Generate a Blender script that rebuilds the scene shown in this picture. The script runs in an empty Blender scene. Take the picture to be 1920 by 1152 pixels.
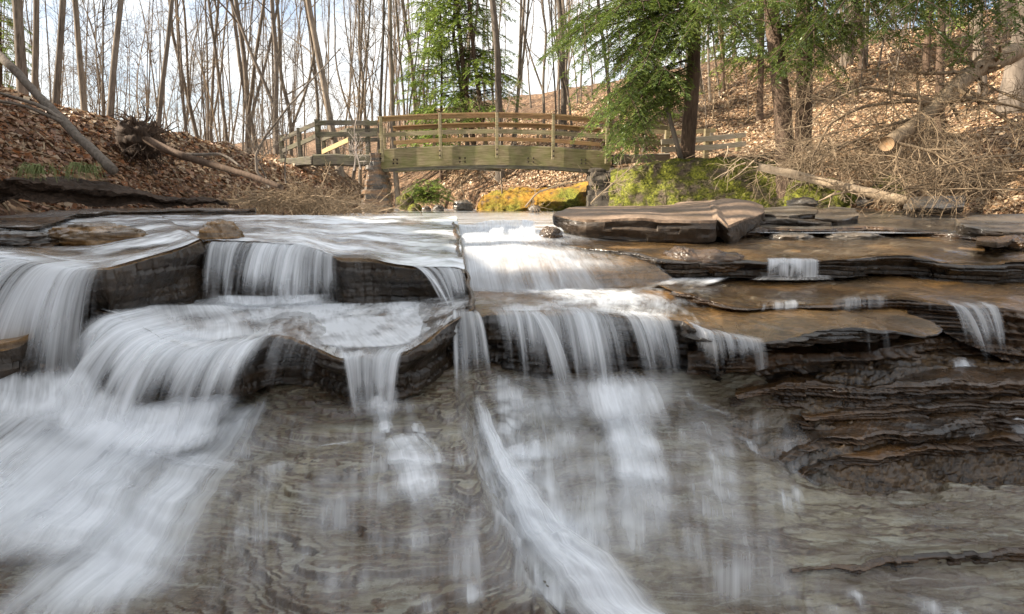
import bpy, math, random
import numpy as np
from mathutils import Vector
# ------------------------------------------------------------------ camera, sky, sun, exposure
scene = bpy.context.scene
COL = scene.collection
F_PX = 1067.0; PITCH = math.radians(10.7)
cam_data = bpy.data.cameras.new('camera'); cam_data.sensor_width = 36.0
cam_data.lens = 36.0 * F_PX / 1920.0; cam_data.clip_start = 0.05; cam_data.clip_end = 2000
camera = bpy.data.objects.new('camera', cam_data); COL.objects.link(camera)
camera.location = (0, 0, 0); camera.rotation_euler = (math.radians(90) - PITCH, 0, 0)
scene.camera = camera
SUN = Vector((-0.97, -0.14, 0.66)).normalized()
SUN_EL = math.asin(SUN.z); SUN_ROT = math.atan2(SUN.x, SUN.y)
world = bpy.data.worlds.new("World"); scene.world = world; world.use_nodes = True
wn = world.node_tree; wn.nodes.clear()
def wnode(t, **k):
    n = wn.nodes.new(t)
    for a, b in k.items(): setattr(n, a, b)
    return n
w_out = wnode('ShaderNodeOutputWorld'); w_bg = wnode('ShaderNodeBackground')
w_sky = wnode('ShaderNodeTexSky', sky_type='NISHITA', sun_disc=False, sun_elevation=SUN_EL, sun_rotation=SUN_ROT)
w_sky.air_density = 1.0; w_sky.dust_density = 1.2
w_tc = wnode('ShaderNodeTexCoord'); w_map = wnode('ShaderNodeMapping'); w_map.inputs['Scale'].default_value = (1, 1, 2.6)
w_ns = wnode('ShaderNodeTexNoise'); w_ns.inputs['Scale'].default_value = 2.3; w_ns.inputs['Detail'].default_value = 7; w_ns.inputs['Roughness'].default_value = .58
w_rp = wnode('ShaderNodeValToRGB'); w_rp.color_ramp.elements[0].position = .33; w_rp.color_ramp.elements[1].position = .56
w_mx = wnode('ShaderNodeMixRGB'); w_mx.inputs[2].default_value = (6.1, 6.2, 6.15, 1)
wn.links.new(w_tc.outputs['Generated'], w_map.inputs[0]); wn.links.new(w_map.outputs[0], w_ns.inputs['Vector'])
wn.links.new(w_ns.outputs['Fac'], w_rp.inputs[0]); wn.links.new(w_rp.outputs[0], w_mx.inputs[0])
wn.links.new(w_sky.outputs[0], w_mx.inputs[1]); wn.links.new(w_mx.outputs[0], w_bg.inputs[0])
w_bg.inputs[1].default_value = 0.08
wn.links.new(w_bg.outputs[0], w_out.inputs[0])
sun_data = bpy.data.lights.new('sun', 'SUN'); sun_data.energy = 5.0; sun_data.angle = math.radians(0.5); sun_data.color = (1.0, .90, .75)
sun = bpy.data.objects.new('sun', sun_data); COL.objects.link(sun)
sun.rotation_euler = (-SUN).to_track_quat('-Z', 'Y').to_euler(); sun.location = (-20, -10, 30)
scene.view_settings.view_transform = 'Standard'; scene.view_settings.look = 'None'
scene.view_settings.exposure = 1.62; scene.view_settings.gamma = 1.0
scene.render.engine = 'CYCLES'
scene.cycles.transparent_max_bounces = 40; scene.cycles.max_bounces = 7
scene.cycles.diffuse_bounces = 3; scene.cycles.glossy_bounces = 3; scene.cycles.transmission_bounces = 3
scene.cycles.use_denoising = True
scene.cycles.sample_clamp_indirect = 4.0

# ------------------------------------------------------------------ maths helpers
CT, ST = math.cos(PITCH), math.sin(PITCH)
def ray(px, py):
    a = (px - 960.0) / F_PX; b = (576.0 - py) / F_PX
    return np.array([a, CT + b * ST, -ST + b * CT])
def P(px, py, Y):
    r = ray(px, py); return r * (Y / r[1])
def PL(lst): return np.array([P(*t) for t in lst])
def project(p):
    f = p[1] * CT - p[2] * ST; u = p[1] * ST + p[2] * CT
    return 960 + F_PX * p[0] / f, 576 - F_PX * u / f
def _h(ix, iy, iz, seed):
    n = (ix.astype(np.int64) * 374761393 + iy.astype(np.int64) * 668265263 + iz.astype(np.int64) * 2147483647 + seed * 974634777) & 0xffffffff
    n = ((n ^ (n >> 13)) * 1274126177) & 0xffffffff
    n = (n ^ (n >> 16)) * 2246822519 & 0xffffffff
    return ((n ^ (n >> 15)) & 0xffffff) / float(0xffffff)
def vnoise(x, y, z=0.0, seed=0):
    x, y, z = np.broadcast_arrays(np.asarray(x, float), np.asarray(y, float), np.asarray(z, float))
    x0, y0, z0 = np.floor(x), np.floor(y), np.floor(z)
    fx, fy, fz = x - x0, y - y0, z - z0
    fx = fx * fx * fx * (fx * (fx * 6 - 15) + 10); fy = fy * fy * fy * (fy * (fy * 6 - 15) + 10); fz = fz * fz * (3 - 2 * fz)
    r = 0
    flat = not np.any(fz)
    for dz in ((0,) if flat else (0, 1)):
        wz = (fz if dz else 1 - fz)
        for dy in (0, 1):
            wy = fy if dy else 1 - fy
            for dx in (0, 1):
                wx = fx if dx else 1 - fx
                r = r + _h(x0 + dx, y0 + dy, z0 + dz, seed) * wx * wy * wz
    return r * 2 - 1
def fbm(x, y, z=0.0, seed=0, oct=4, gain=.5):
    r = 0; a = 1.0; s = 0
    for i in range(oct):
        k = 2.03 ** i
        r = r + a * vnoise(np.asarray(x) * k + 17.3 * i, np.asarray(y) * k - 9.1 * i, np.asarray(z) * k, seed + i); s += a; a *= gain
    return r / s
def sstep(a, b, x):
    t = np.clip((np.asarray(x, float) - a) / (b - a), 0, 1); return t * t * (3 - 2 * t)
def resample(pts, n):
    pts = np.asarray(pts, float)
    if len(pts) > 2:
        q = [pts[0]]
        ext = np.vstack([2 * pts[0] - pts[1], pts, 2 * pts[-1] - pts[-2]])
        for i in range(len(pts) - 1):
            p0, p1, p2, p3 = ext[i:i + 4]
            for t in (.25, .5, .75, 1.0):
                c = .5 * (2 * p1 + (p2 - p0) * t + (2 * p0 - 5 * p1 + 4 * p2 - p3) * t * t + (3 * p1 - p0 - 3 * p2 + p3) * t ** 3)
                l = p1 + (p2 - p1) * t
                q.append(.55 * l + .45 * c)
        pts = np.array(q)
    d = np.r_[0, np.cumsum(np.linalg.norm(np.diff(pts, axis=0), axis=1))]
    s = np.linspace(0, d[-1], n)
    return np.stack([np.interp(s, d, pts[:, k]) for k in range(pts.shape[1])], 1)

# ------------------------------------------------------------------ object helpers
def tag(o, label=None, cat=None, group=None, kind=None):
    if label: o['label'] = label
    if cat: o['category'] = cat
    if group: o['group'] = group
    if kind: o['kind'] = kind
    return o
def empty(name, loc=(0, 0, 0), rz=0):
    o = bpy.data.objects.new(name, None); COL.objects.link(o); o.location = tuple(loc); o.rotation_euler = (0, 0, rz); o.empty_display_size = .2
    return o
def mesh_np(name, verts, faces, mat, parent=None, smooth=True, attrs=None, uv=None, colors=None):
    """faces: (n,4) or (n,3) int array"""
    verts = np.ascontiguousarray(verts, dtype=np.float32); faces = np.ascontiguousarray(faces, dtype=np.int32)
    me = bpy.data.meshes.new(name); k = faces.shape[1]
    me.vertices.add(len(verts)); me.vertices.foreach_set('co', verts.ravel())
    me.loops.add(faces.size); me.loops.foreach_set('vertex_index', faces.ravel())
    me.polygons.add(len(faces)); me.polygons.foreach_set('loop_start', np.arange(0, faces.size, k, dtype=np.int32))
    try: me.polygons.foreach_set('loop_total', np.full(len(faces), k, dtype=np.int32))
    except Exception: pass
    me.polygons.foreach_set('use_smooth', np.full(len(faces), bool(smooth)))
    if uv is not None:
        l = me.uv_layers.new(name='UVMap'); l.data.foreach_set('uv', np.asarray(uv, np.float32)[faces.ravel()].ravel())
    for an, av in (attrs or {}).items():
        a = me.attributes.new(an, 'FLOAT', 'POINT'); a.data.foreach_set('value', np.asarray(av, np.float32).ravel())
    if colors is not None:
        a = me.attributes.new('tint', 'FLOAT_COLOR', 'POINT')
        c = np.ones((len(verts), 4), np.float32); c[:, :3] = colors; a.data.foreach_set('color', c.ravel())
    me.update(calc_edges=True); me.validate()
    me.materials.append(mat)
    o = bpy.data.objects.new(name, me); COL.objects.link(o)
    if parent: o.parent = parent
    return o
def grid_faces(nr, nc, wrap=False):
    r = np.arange(nr - 1)[:, None]; c = np.arange(nc if wrap else nc - 1)[None, :]
    c2 = (c + 1) % nc
    a = r * nc + c; b = r * nc + c2; d = (r + 1) * nc + c2; e = (r + 1) * nc + c
    return np.stack([a, b, d, e], -1).reshape(-1, 4)
def copy_thing(src, loc, rz=0, scale=(1, 1, 1), rot=None):
    r = src.copy(); COL.objects.link(r); r.location = tuple(loc); r.rotation_euler = rot or (0, 0, rz); r.scale = scale
    for ch in list(src.children):
        c = ch.copy(); COL.objects.link(c); c.parent = r
        for g in list(ch.children):
            d = g.copy(); COL.objects.link(d); d.parent = c
    return r
class Tubes:
    """collects tapered tubes as one mesh"""
    def __init__(s): s.v = []; s.f = []; s.n = 0; s.t = []
    def add(s, pts, radii, sides=6, cap=True):
        pts = np.asarray(pts, float); n = len(pts); radii = np.asarray(radii, float) * np.ones(n)
        tan = np.gradient(pts, axis=0); tan /= np.linalg.norm(tan, axis=1)[:, None] + 1e-9
        ref = np.array([1., 0, 0]) if abs(tan[0][0]) < .8 else np.array([0, 1., 0])
        a = np.cross(tan, ref); a /= np.linalg.norm(a, axis=1)[:, None] + 1e-9
        b = np.cross(tan, a)
        th = np.arange(sides) / sides * 2 * np.pi
        ring = pts[:, None, :] + radii[:, None, None] * (np.cos(th)[None, :, None] * a[:, None, :] + np.sin(th)[None, :, None] * b[:, None, :])
        s.v.append(ring.reshape(-1, 3)); f = grid_faces(n, sides, True) + s.n
        s.f.append(f); base = s.n; s.n += n * sides
        if cap:
            for rr, row in ((0, 0), (-1, n - 1)):
                s.v.append(pts[rr][None, :]); c = s.n; s.n += 1
                i = np.arange(sides); j = (i + 1) % sides
                s.f.append(np.stack([base + row * sides + i, base + row * sides + j, np.full(sides, c), np.full(sides, c)], -1)[:, :4])
    def build(s, name, mat, parent=None, disp=0, dscale=3, smooth=True):
        v = np.vstack(s.v); f = np.vstack(s.f)
        if disp:
            v = v + disp * np.stack([fbm(v[:, 0] * dscale, v[:, 1] * dscale, v[:, 2] * dscale, q, 3) for q in (1, 5, 9)], 1)
        quad = f[f[:, 2] != f[:, 3]]; tri = f[f[:, 2] == f[:, 3]][:, :3]
        return mesh_mixed(name, v, quad, tri, mat, parent, smooth)
def mesh_mixed(name, v, quad, tri, mat, parent=None, smooth=True):
    me = bpy.data.meshes.new(name); v = np.ascontiguousarray(v, dtype=np.float32)
    nq, nt = len(quad), len(tri)
    li = np.concatenate([quad.ravel(), tri.ravel()]).astype(np.int32)
    me.vertices.add(len(v)); me.vertices.foreach_set('co', v.ravel())
    me.loops.add(len(li)); me.loops.foreach_set('vertex_index', li)
    me.polygons.add(nq + nt)
    st = np.concatenate([np.arange(nq) * 4, nq * 4 + np.arange(nt) * 3]).astype(np.int32)
    me.polygons.foreach_set('loop_start', st)
    try: me.polygons.foreach_set('loop_total', np.concatenate([np.full(nq, 4), np.full(nt, 3)]).astype(np.int32))
    except Exception: pass
    me.polygons.foreach_set('use_smooth', np.full(nq + nt, bool(smooth)))
    me.update(calc_edges=True); me.validate(); me.materials.append(mat)
    o = bpy.data.objects.new(name, me); COL.objects.link(o)
    if parent: o.parent = parent
    return o
def board(name, a, b, h, t, mat, parent=None, up=(0, 0, 1), n=8, wob=.006, seed=0):
    """a sawn board from a to b; h = height, t = thickness, slightly worn and wavy"""
    a = np.asarray(a, float); b = np.asarray(b, float); d = (b - a) / np.linalg.norm(b - a); up = np.array(up, float)
    side = np.cross(d, up); side /= np.linalg.norm(side); upv = np.cross(side, d)
    c = .12 * min(h, t)
    sec = [(-h / 2 + c, -t / 2), (h / 2 - c, -t / 2), (h / 2, -t / 2 + c), (h / 2, t / 2 - c), (h / 2 - c, t / 2), (-h / 2 + c, t / 2), (-h / 2, t / 2 - c), (-h / 2, -t / 2 + c)]
    v = []
    for i in range(n + 1):
        p = a + (b - a) * i / n
        w = wob * np.array([fbm(p[0] * 1.7 + seed, p[1] * 1.7, p[2], k, 2) for k in (3, 4, 5)])
        for (x, y) in sec: v.append(p + w + upv * x + side * y)
    m = len(v); v.append(a); v.append(b)
    q = grid_faces(n + 1, 8, True)
    i = np.arange(8); j = (i + 1) % 8
    t1 = np.stack([i, j, np.full(8, m)], -1); t2 = np.stack([n * 8 + i, n * 8 + j, np.full(8, m + 1)], -1)
    return mesh_mixed(name, np.array(v), q, np.vstack([t1, t2]), mat, parent, False)

# ------------------------------------------------------------------ materials
class NT:
    def __init__(s, name):
        s.m = bpy.data.materials.new(name); s.m.use_nodes = True; s.t = s.m.node_tree; s.t.nodes.clear()
        s.out = s.t.nodes.new('ShaderNodeOutputMaterial')
    def n(s, typ, inp=None, **k):
        nd = s.t.nodes.new('ShaderNode' + typ)
        for a, b in k.items(): setattr(nd, a, b)
        for a, b in (inp or {}).items():
            if hasattr(b, 'links') or isinstance(b, bpy.types.NodeSocket): s.t.links.new(b, nd.inputs[a])
            else: nd.inputs[a].default_value = b
        return nd
    def noise(s, vec, scale, detail=5, rough=.55, dist=0):
        return s.n('TexNoise', {'Vector': vec, 'Scale': scale, 'Detail': detail, 'Roughness': rough, 'Distortion': dist}).outputs['Fac']
    def vec(s, scale=(1, 1, 1), src='Object', rot=(0, 0, 0)):
        if src == 'World': v = s.n('NewGeometry').outputs['Position']
        else: v = s.n('TexCoord').outputs[src]
        return s.n('Mapping', {'Vector': v, 'Scale': scale, 'Rotation': rot}).outputs[0]
    def ramp(s, fac, stops):
        r = s.n('ValToRGB', {'Fac': fac}); e = r.color_ramp.elements
        while len(e) < len(stops): e.new(.5)
        for i, (p, c) in enumerate(stops):
            e[i].position = p; e[i].color = (c, c, c, 1) if isinstance(c, (int, float)) else (*c, 1)
        return r.outputs[0]
    def mix(s, f, a, b, mode='MIX'):
        m = s.n('MixRGB', {}, blend_type=mode)
        for k, v in ((0, f), (1, a), (2, b)):
            if isinstance(v, bpy.types.NodeSocket): s.t.links.new(v, m.inputs[k])
            else: m.inputs[k].default_value = v if k == 0 else (*v, 1)
        return m.outputs[0]
    def math(s, op, a, b=0.0, clamp=False):
        m = s.n('Math', {}, operation=op, use_clamp=clamp)
        for k, v in ((0, a), (1, b)):
            if isinstance(v, bpy.types.NodeSocket): s.t.links.new(v, m.inputs[k])
            else: m.inputs[k].default_value = v
        return m.outputs[0]
    def attr(s, name, out='Fac'):
        return s.n('Attribute', attribute_name=name).outputs[out]
    def bump(s, h, strength=.4, dist=.01, normal=None):
        d = {'Height': h, 'Strength': strength, 'Distance': dist}
        if normal is not None: d['Normal'] = normal
        return s.n('Bump', d).outputs[0]
    def bsdf(s, **k):
        b = s.n('BsdfPrincipled')
        for a, v in k.items():
            a = a.replace('_', ' ')
            if isinstance(v, bpy.types.NodeSocket): s.t.links.new(v, b.inputs[a])
            else: b.inputs[a].default_value = (*v, 1) if isinstance(v, tuple) and len(v) == 3 and a != 'Normal' else v
        return b.outputs[0]
    def done(s, sh):
        s.t.links.new(sh, s.out.inputs['Surface']); return s.m

def m_bark(name, c0, c1, moss=0.0):
    t = NT(name); v = t.vec((6, 6, .9), 'Object'); v2 = t.vec((1, 1, 1), 'World')
    f = t.noise(v, 4, 6, .6); g = t.noise(v2, 1.1, 3)
    col = t.mix(t.ramp(f, [(.35, 0.0), (.65, 1.0)]), c0, c1)
    col = t.mix(t.ramp(g, [(.4, 0.0), (.7, .45)]), col, tuple(x * 1.5 for x in c1))
    inf = t.n('ObjectInfo').outputs['Random']
    col = t.mix(t.math('MULTIPLY', inf, .55), col, tuple(x * .62 for x in c0))
    if moss: col = t.mix(t.ramp(t.noise(v2, 2.3, 5), [(.5, 0.0), (.6, moss)]), col, (.09, .12, .03))
    return t.done(t.bsdf(Base_Color=col, Roughness=.85, Specular_IOR_Level=.2, Normal=t.bump(f, .8, .02)))
M = {}
M['bark'] = m_bark('bark_grey_brown', (.075, .06, .047), (.22, .18, .145))
M['bark_far'] = m_bark('bark_tan', (.09, .07, .054), (.27, .22, .17))
M['bark_dark'] = m_bark('bark_hemlock', (.05, .033, .022), (.15, .10, .07))
M['bark_pale'] = m_bark('bark_pale', (.26, .21, .18), (.58, .50, .44))
M['bark_moss'] = m_bark('bark_mossy', (.07, .055, .035), (.20, .155, .10), .5)
M['deadwood'] = m_bark('dead_wood', (.20, .145, .09), (.42, .32, .22))
M['twig'] = m_bark('dead_twig', (.13, .09, .055), (.34, .25, .16))
M['root'] = m_bark('root_soil', (.025, .017, .012), (.10, .065, .045))

def m_foliage():
    t = NT('hemlock_needles'); c = t.attr('tint', 'Color')
    d = t.n('BsdfDiffuse', {'Color': c}).outputs[0]
    c2 = t.mix(.5, c, (.13, .18, .02))
    tr = t.n('BsdfTranslucent', {'Color': c2}).outputs[0]
    g = t.n('BsdfGlossy', {'Color': (.6, .7, .6, 1), 'Roughness': .45}).outputs[0]
    m = t.n('MixShader', {0: .33}); t.t.links.new(d, m.inputs[1]); t.t.links.new(tr, m.inputs[2])
    m2 = t.n('MixShader', {0: .05}); t.t.links.new(m.outputs[0], m2.inputs[1]); t.t.links.new(g, m2.inputs[2])
    return t.done(m2.outputs[0])
M['needles'] = m_foliage()
def m_leaf():
    t = NT('fallen_leaf'); c = t.attr('tint', 'Color')
    v = t.vec((1, 1, 1), 'World'); c = t.mix(t.ramp(t.noise(v, 30, 3), [(.3, .35), (.7, 0.0)]), c, (.06, .03, .015))
    b = t.bsdf(Base_Color=c, Roughness=.55, Specular_IOR_Level=.35)
    tr = t.n('BsdfTranslucent', {'Color': c}).outputs[0]
    m = t.n('MixShader', {0: .15}); t.t.links.new(b, m.inputs[1]); t.t.links.new(tr, m.inputs[2])
    return t.done(m.outputs[0])
M['leaf'] = m_leaf()
def m_ground():
    t = NT('forest_floor'); v = t.vec((1, 1, 1), 'World')
    vo = t.n('TexVoronoi', {'Vector': v, 'Scale': 11.0, 'Randomness': 1.0}); c = vo.outputs['Color']
    sep = t.n('SeparateColor', {'Color': c}).outputs[0]
    col = t.ramp(sep, [(0, (.055, .028, .016)), (.35, (.16, .085, .045)), (.7, (.30, .18, .10)), (1, (.44, .31, .20))])
    big = t.noise(v, .35, 4); col = t.mix(t.ramp(big, [(.35, .55), (.6, 0.0)]), col, (.09, .055, .032))
    col = t.mix(t.ramp(t.noise(v, 3.2, 6), [(.42, .6), (.55, 0.0)]), col, (.05, .032, .02))
    h = t.math('ADD', vo.outputs['Distance'], t.noise(v, 22, 5))
    return t.done(t.bsdf(Base_Color=col, Roughness=.8, Specular_IOR_Level=.2, Normal=t.bump(h, .9, .05)))
M['ground'] = m_ground()
def m_rock(name, dark, mid, rust, rough=.28, wet=.5, rust_amt=.5, lam=26.0, bumps=.6):
    t = NT(name); v = t.vec((1, 1, 1), 'World'); vl = t.vec((1.1, 1.1, lam), 'World')
    a = t.noise(vl, 1.0, 6, .6, .3); b = t.noise(v, 2.1, 7, .6, .5); c = t.noise(v, 17, 7, .65)
    col = t.mix(t.ramp(b, [(.36, 0.0), (.64, 1.0)]), dark, mid)
    col = t.mix(t.ramp(a, [(.42, 0.0), (.62, rust_amt)]), col, rust)
    col = t.mix(t.ramp(c, [(.35, .5), (.6, 0.0)]), col, tuple(x * .45 for x in dark))
    h = t.math('ADD', t.math('MULTIPLY', a, 1.0), t.math('MULTIPLY', c, .8))
    h = t.math('ADD', h, t.math('MULTIPLY', t.noise(v, 60, 5), .3))
    r = t.ramp(b, [(.3, rough * .6), (.7, rough * 1.5)])
    return t.done(t.bsdf(Base_Color=col, Roughness=r, Specular_IOR_Level=.5, Coat_Weight=wet, Coat_Roughness=.12, Normal=t.bump(h, bumps, .02)))
M['rock_wet'] = m_rock('wet_bedrock', (.014, .009, .005), (.062, .036, .018), (.15, .075, .025), .26, .35, .55, bumps=1.0)
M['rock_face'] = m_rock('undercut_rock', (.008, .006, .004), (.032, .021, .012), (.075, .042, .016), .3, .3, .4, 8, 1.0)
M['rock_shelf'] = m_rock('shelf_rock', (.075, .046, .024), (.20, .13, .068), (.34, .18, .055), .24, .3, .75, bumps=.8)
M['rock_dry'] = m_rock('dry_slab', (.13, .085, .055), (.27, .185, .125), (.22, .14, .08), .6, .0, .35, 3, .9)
M['rock_side_dark'] = m_rock('dark_slab_side', (.014, .010, .006), (.045, .03, .018), (.08, .045, .02), .5, .1, .4, 14, .9)
M['rock_grey'] = m_rock('grey_slab', (.05, .045, .038), (.16, .14, .115), (.17, .11, .06), .35, .35, .4, 14, .9)
def m_bed():
    t = NT('creek_bed_shale'); v = t.vec((1, 1, 1), 'World'); e = t.attr('edge'); zone = t.attr('zone'); big = t.attr('step')
    b = t.noise(v, 1.1, 7, .62, .5); c = t.noise(v, 30, 6, .7)
    vs = t.vec((.9, 4.2, 3), 'World'); s = t.noise(vs, 4, 8, .7, .8); s2 = t.noise(t.vec((.5, 2.4, 30), 'World'), 3, 6, .65, .4)
    flat = t.mix(t.ramp(b, [(.38, 0.0), (.60, 1.0)]), (.080, .056, .030), (.245, .215, .145))
    flat = t.mix(t.ramp(s, [(.44, 0.0), (.60, .85)]), flat, (.075, .046, .025))
    flat = t.mix(t.ramp(s2, [(.52, 0.0), (.64, .55)]), flat, (.31, .31, .255))
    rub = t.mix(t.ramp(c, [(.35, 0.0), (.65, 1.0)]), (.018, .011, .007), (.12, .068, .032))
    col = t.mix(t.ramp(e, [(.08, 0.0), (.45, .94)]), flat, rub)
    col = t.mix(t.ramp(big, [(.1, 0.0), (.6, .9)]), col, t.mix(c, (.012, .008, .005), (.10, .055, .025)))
    rough_rock = t.mix(t.ramp(s, [(.38, 0.0), (.62, 1.0)]), (.014, .009, .006), (.10, .06, .028))
    rough_rock = t.mix(t.ramp(c, [(.5, 0.0), (.62, .6)]), rough_rock, (.17, .10, .04))
    col = t.mix(zone, col, rough_rock)
    h = t.math('ADD', t.math('MULTIPLY', c, .5), t.math('MULTIPLY', s, 1.3)); w = t.noise(t.vec((2, 5, 1), 'World'), 4, 3, .5, .6)
    n1 = t.bump(h, .9, .016); n2 = t.bump(w, .5, .03)
    sh = t.bsdf(Base_Color=col, Roughness=t.ramp(b, [(.35, .2), (.65, .42)]), Specular_IOR_Level=.5, Coat_Weight=.35, Coat_Roughness=.08, Normal=n1, Coat_Normal=n2)
    return t.done(sh)
M['bed'] = m_bed()
def m_moss(name, cover, orange=0.0, stone=(.17, .13, .09)):
    t = NT(name); v = t.vec((1, 1, 1), 'World')
    a = t.noise(v, 2.2, 7, .62); c = t.noise(v, 18, 6, .6); g = t.noise(v, .55, 4)
    vo = t.n('TexVoronoi', {'Vector': t.vec((1, 1, 2.4), 'World'), 'Scale': 2.6}); st = t.n('SeparateColor', {'Color': vo.outputs['Color']}).outputs[0]
    stc = t.mix(st, tuple(x * .5 for x in stone), tuple(x * 1.35 for x in stone))
    stc = t.mix(t.ramp(vo.outputs['Distance'], [(.0, 0.0), (.6, .5)]), stc, tuple(x * .35 for x in stone))
    mo = t.mix(t.ramp(c, [(.35, 0.0), (.65, 1.0)]), (.035, .042, .010), (.27, .27, .04))
    if orange: mo = t.mix(t.ramp(g, [(.42, 0.0), (.56, orange)]), mo, (.40, .20, .03))
    f = t.ramp(t.math('ADD', t.math('MULTIPLY', a, .75), t.math('MULTIPLY', c, .25)), [(cover, 1.0), (cover + .1, 0.0)])
    col = t.mix(f, stc, mo)
    h = t.math('ADD', t.math('MULTIPLY', f, 1.2), t.math('ADD', c, t.noise(v, 50, 5)))
    return t.done(t.bsdf(Base_Color=col, Roughness=.85, Specular_IOR_Level=.2, Normal=t.bump(h, .9, .05)))
M['moss_wall'] = m_moss('mossy_stone', .475)
M['moss_orange'] = m_moss('orange_moss', .52, .9)
M['abutment'] = m_moss('abutment_stone', .34, 0, (.12, .10, .08))
M['abut_rust'] = m_rock('abutment_rusty_stone', (.05, .045, .038), (.13, .11, .09), (.30, .13, .03), .6, .1, .55, 6)
def m_wood(name, c0, c1, green=0.0):
    t = NT(name); v = t.vec((1.2, 1.2, 14), 'World'); v2 = t.vec((1, 1, 1), 'World')
    g = t.noise(v, 2.2, 6, .6, .4); w = t.noise(v2, 3.1, 5)
    col = t.mix(t.ramp(g, [(.35, 0.0), (.65, 1.0)]), c0, c1)
    if green: col = t.mix(t.ramp(w, [(.40, green), (.62, 0.0)]), col, (.12, .135, .035))
    col = t.mix(t.ramp(t.noise(v2, 1.3, 4), [(.55, 0.0), (.7, .5)]), col, tuple(x * .5 for x in c0))
    return t.done(t.bsdf(Base_Color=col, Roughness=.8, Specular_IOR_Level=.25, Normal=t.bump(g, .5, .01)))
M['wood_beam'] = m_wood('weathered_green_beam', (.11, .085, .04), (.25, .20, .115), .42)
M['wood_rail'] = m_wood('red_brown_rail', (.19, .105, .05), (.34, .20, .10), .25)
M['wood_post'] = m_wood('weathered_post', (.15, .115, .065), (.30, .24, .15), .3)
M['wood_pale'] = m_wood('pale_rail', (.42, .36, .25), (.62, .55, .42))
M['wood_new'] = m_wood('yellow_plank', (.36, .26, .12), (.48, .36, .19))
M['wood_dark'] = m_wood('dark_rail', (.05, .042, .035), (.13, .11, .085), .2)
M['wood_grey'] = m_wood('grey_rail', (.14, .12, .10), (.27, .235, .19), .2)
t = NT('rusty_iron'); M['iron'] = t.done(t.bsdf(Base_Color=(.03, .02, .015), Roughness=.6, Metallic=.6))
def m_cut():
    t = NT('sawn_end'); v = t.n('TexCoord').outputs['UV']
    d = t.n('VectorMath', {0: v}, operation='LENGTH').outputs['Value']
    r = t.math('SINE', t.math('MULTIPLY', d, 70.0)); col = t.mix(t.ramp(r, [(0, 0.0), (1, .5)]), (.30, .19, .10), (.20, .12, .06))
    col = t.mix(t.ramp(d, [(.12, .8), (.3, 0.0)]), col, (.30, .15, .06))
    return t.done(t.bsdf(Base_Color=col, Roughness=.8))
M['cut'] = m_cut()

def m_veil(name, contrast=2.2, bias=.55, su=38., sv=1.3, col=(.91, .93, .96), gloss=.06, trans=.4, fine=.35):
    """moving water seen as soft strands: alpha from the flow pattern, density per vertex"""
    t = NT(name); uv = t.n('TexCoord').outputs['UV']
    m1 = t.n('Mapping', {'Vector': uv, 'Scale': (su, sv, 1)}).outputs[0]
    m2 = t.n('Mapping', {'Vector': uv, 'Scale': (su * 3.4, sv * 1.6, 1), 'Location': (3, 7, 0)}).outputs[0]
    m3 = t.n('Mapping', {'Vector': uv, 'Scale': (su * .22, sv * .8, 1), 'Location': (13, 2, 0)}).outputs[0]
    a = t.noise(m1, 1, 3, .55, .15); b = t.noise(m2, 1, 2, .5); c = t.noise(m3, 1, 2, .5, .3)
    s = t.math('ADD', t.math('MULTIPLY', a, 1 - fine), t.math('MULTIPLY', b, fine))
    s = t.math('ADD', t.math('MULTIPLY', s, .6), t.math('MULTIPLY', c, .4))
    s = t.math('MULTIPLY', t.math('SUBTRACT', s, .5), contrast)
    s = t.math('ADD', s, bias)
    dens = t.attr('dens')
    k = t.math('ADD', s, t.math('MULTIPLY', t.math('SUBTRACT', dens, .5), .9))
    al = t.math('MULTIPLY', t.math('MAXIMUM', k, 0.0, True), t.math('MULTIPLY', dens, 1.5, True), True)
    al = t.math('MINIMUM', al, .96)
    d = t.n('BsdfDiffuse', {'Color': (*col, 1)}).outputs[0]; tr = t.n('BsdfTranslucent', {'Color': (*col, 1)}).outputs[0]
    g = t.n('BsdfGlossy', {'Color': (1, 1, 1, 1), 'Roughness': .28}).outputs[0]
    m = t.n('MixShader', {0: trans}); t.t.links.new(d, m.inputs[1]); t.t.links.new(tr, m.inputs[2])
    mg = t.n('MixShader', {0: gloss}); t.t.links.new(m.outputs[0], mg.inputs[1]); t.t.links.new(g, mg.inputs[2])
    tp = t.n('BsdfTransparent').outputs[0]
    mx = t.n('MixShader', {0: al}); t.t.links.new(tp, mx.inputs[1]); t.t.links.new(mg.outputs[0], mx.inputs[2])
    return t.done(mx.outputs[0])
M['fall'] = m_veil('falling_water', 3.7, .36, 17, .42, trans=.5, fine=.28)
M['fall_dense'] = m_veil('falling_water_dense', 2.9, .50, 14, .42, fine=.28)
M['veil'] = m_veil('sheet_water', 2.0, .5, 17, .8, fine=.45)
M['chute'] = m_veil('chute_water', 3.0, .50, 24, .45, fine=.45)
M['foam'] = m_veil('foam_water', 3.2, .46, 11, 2.2)
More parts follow.
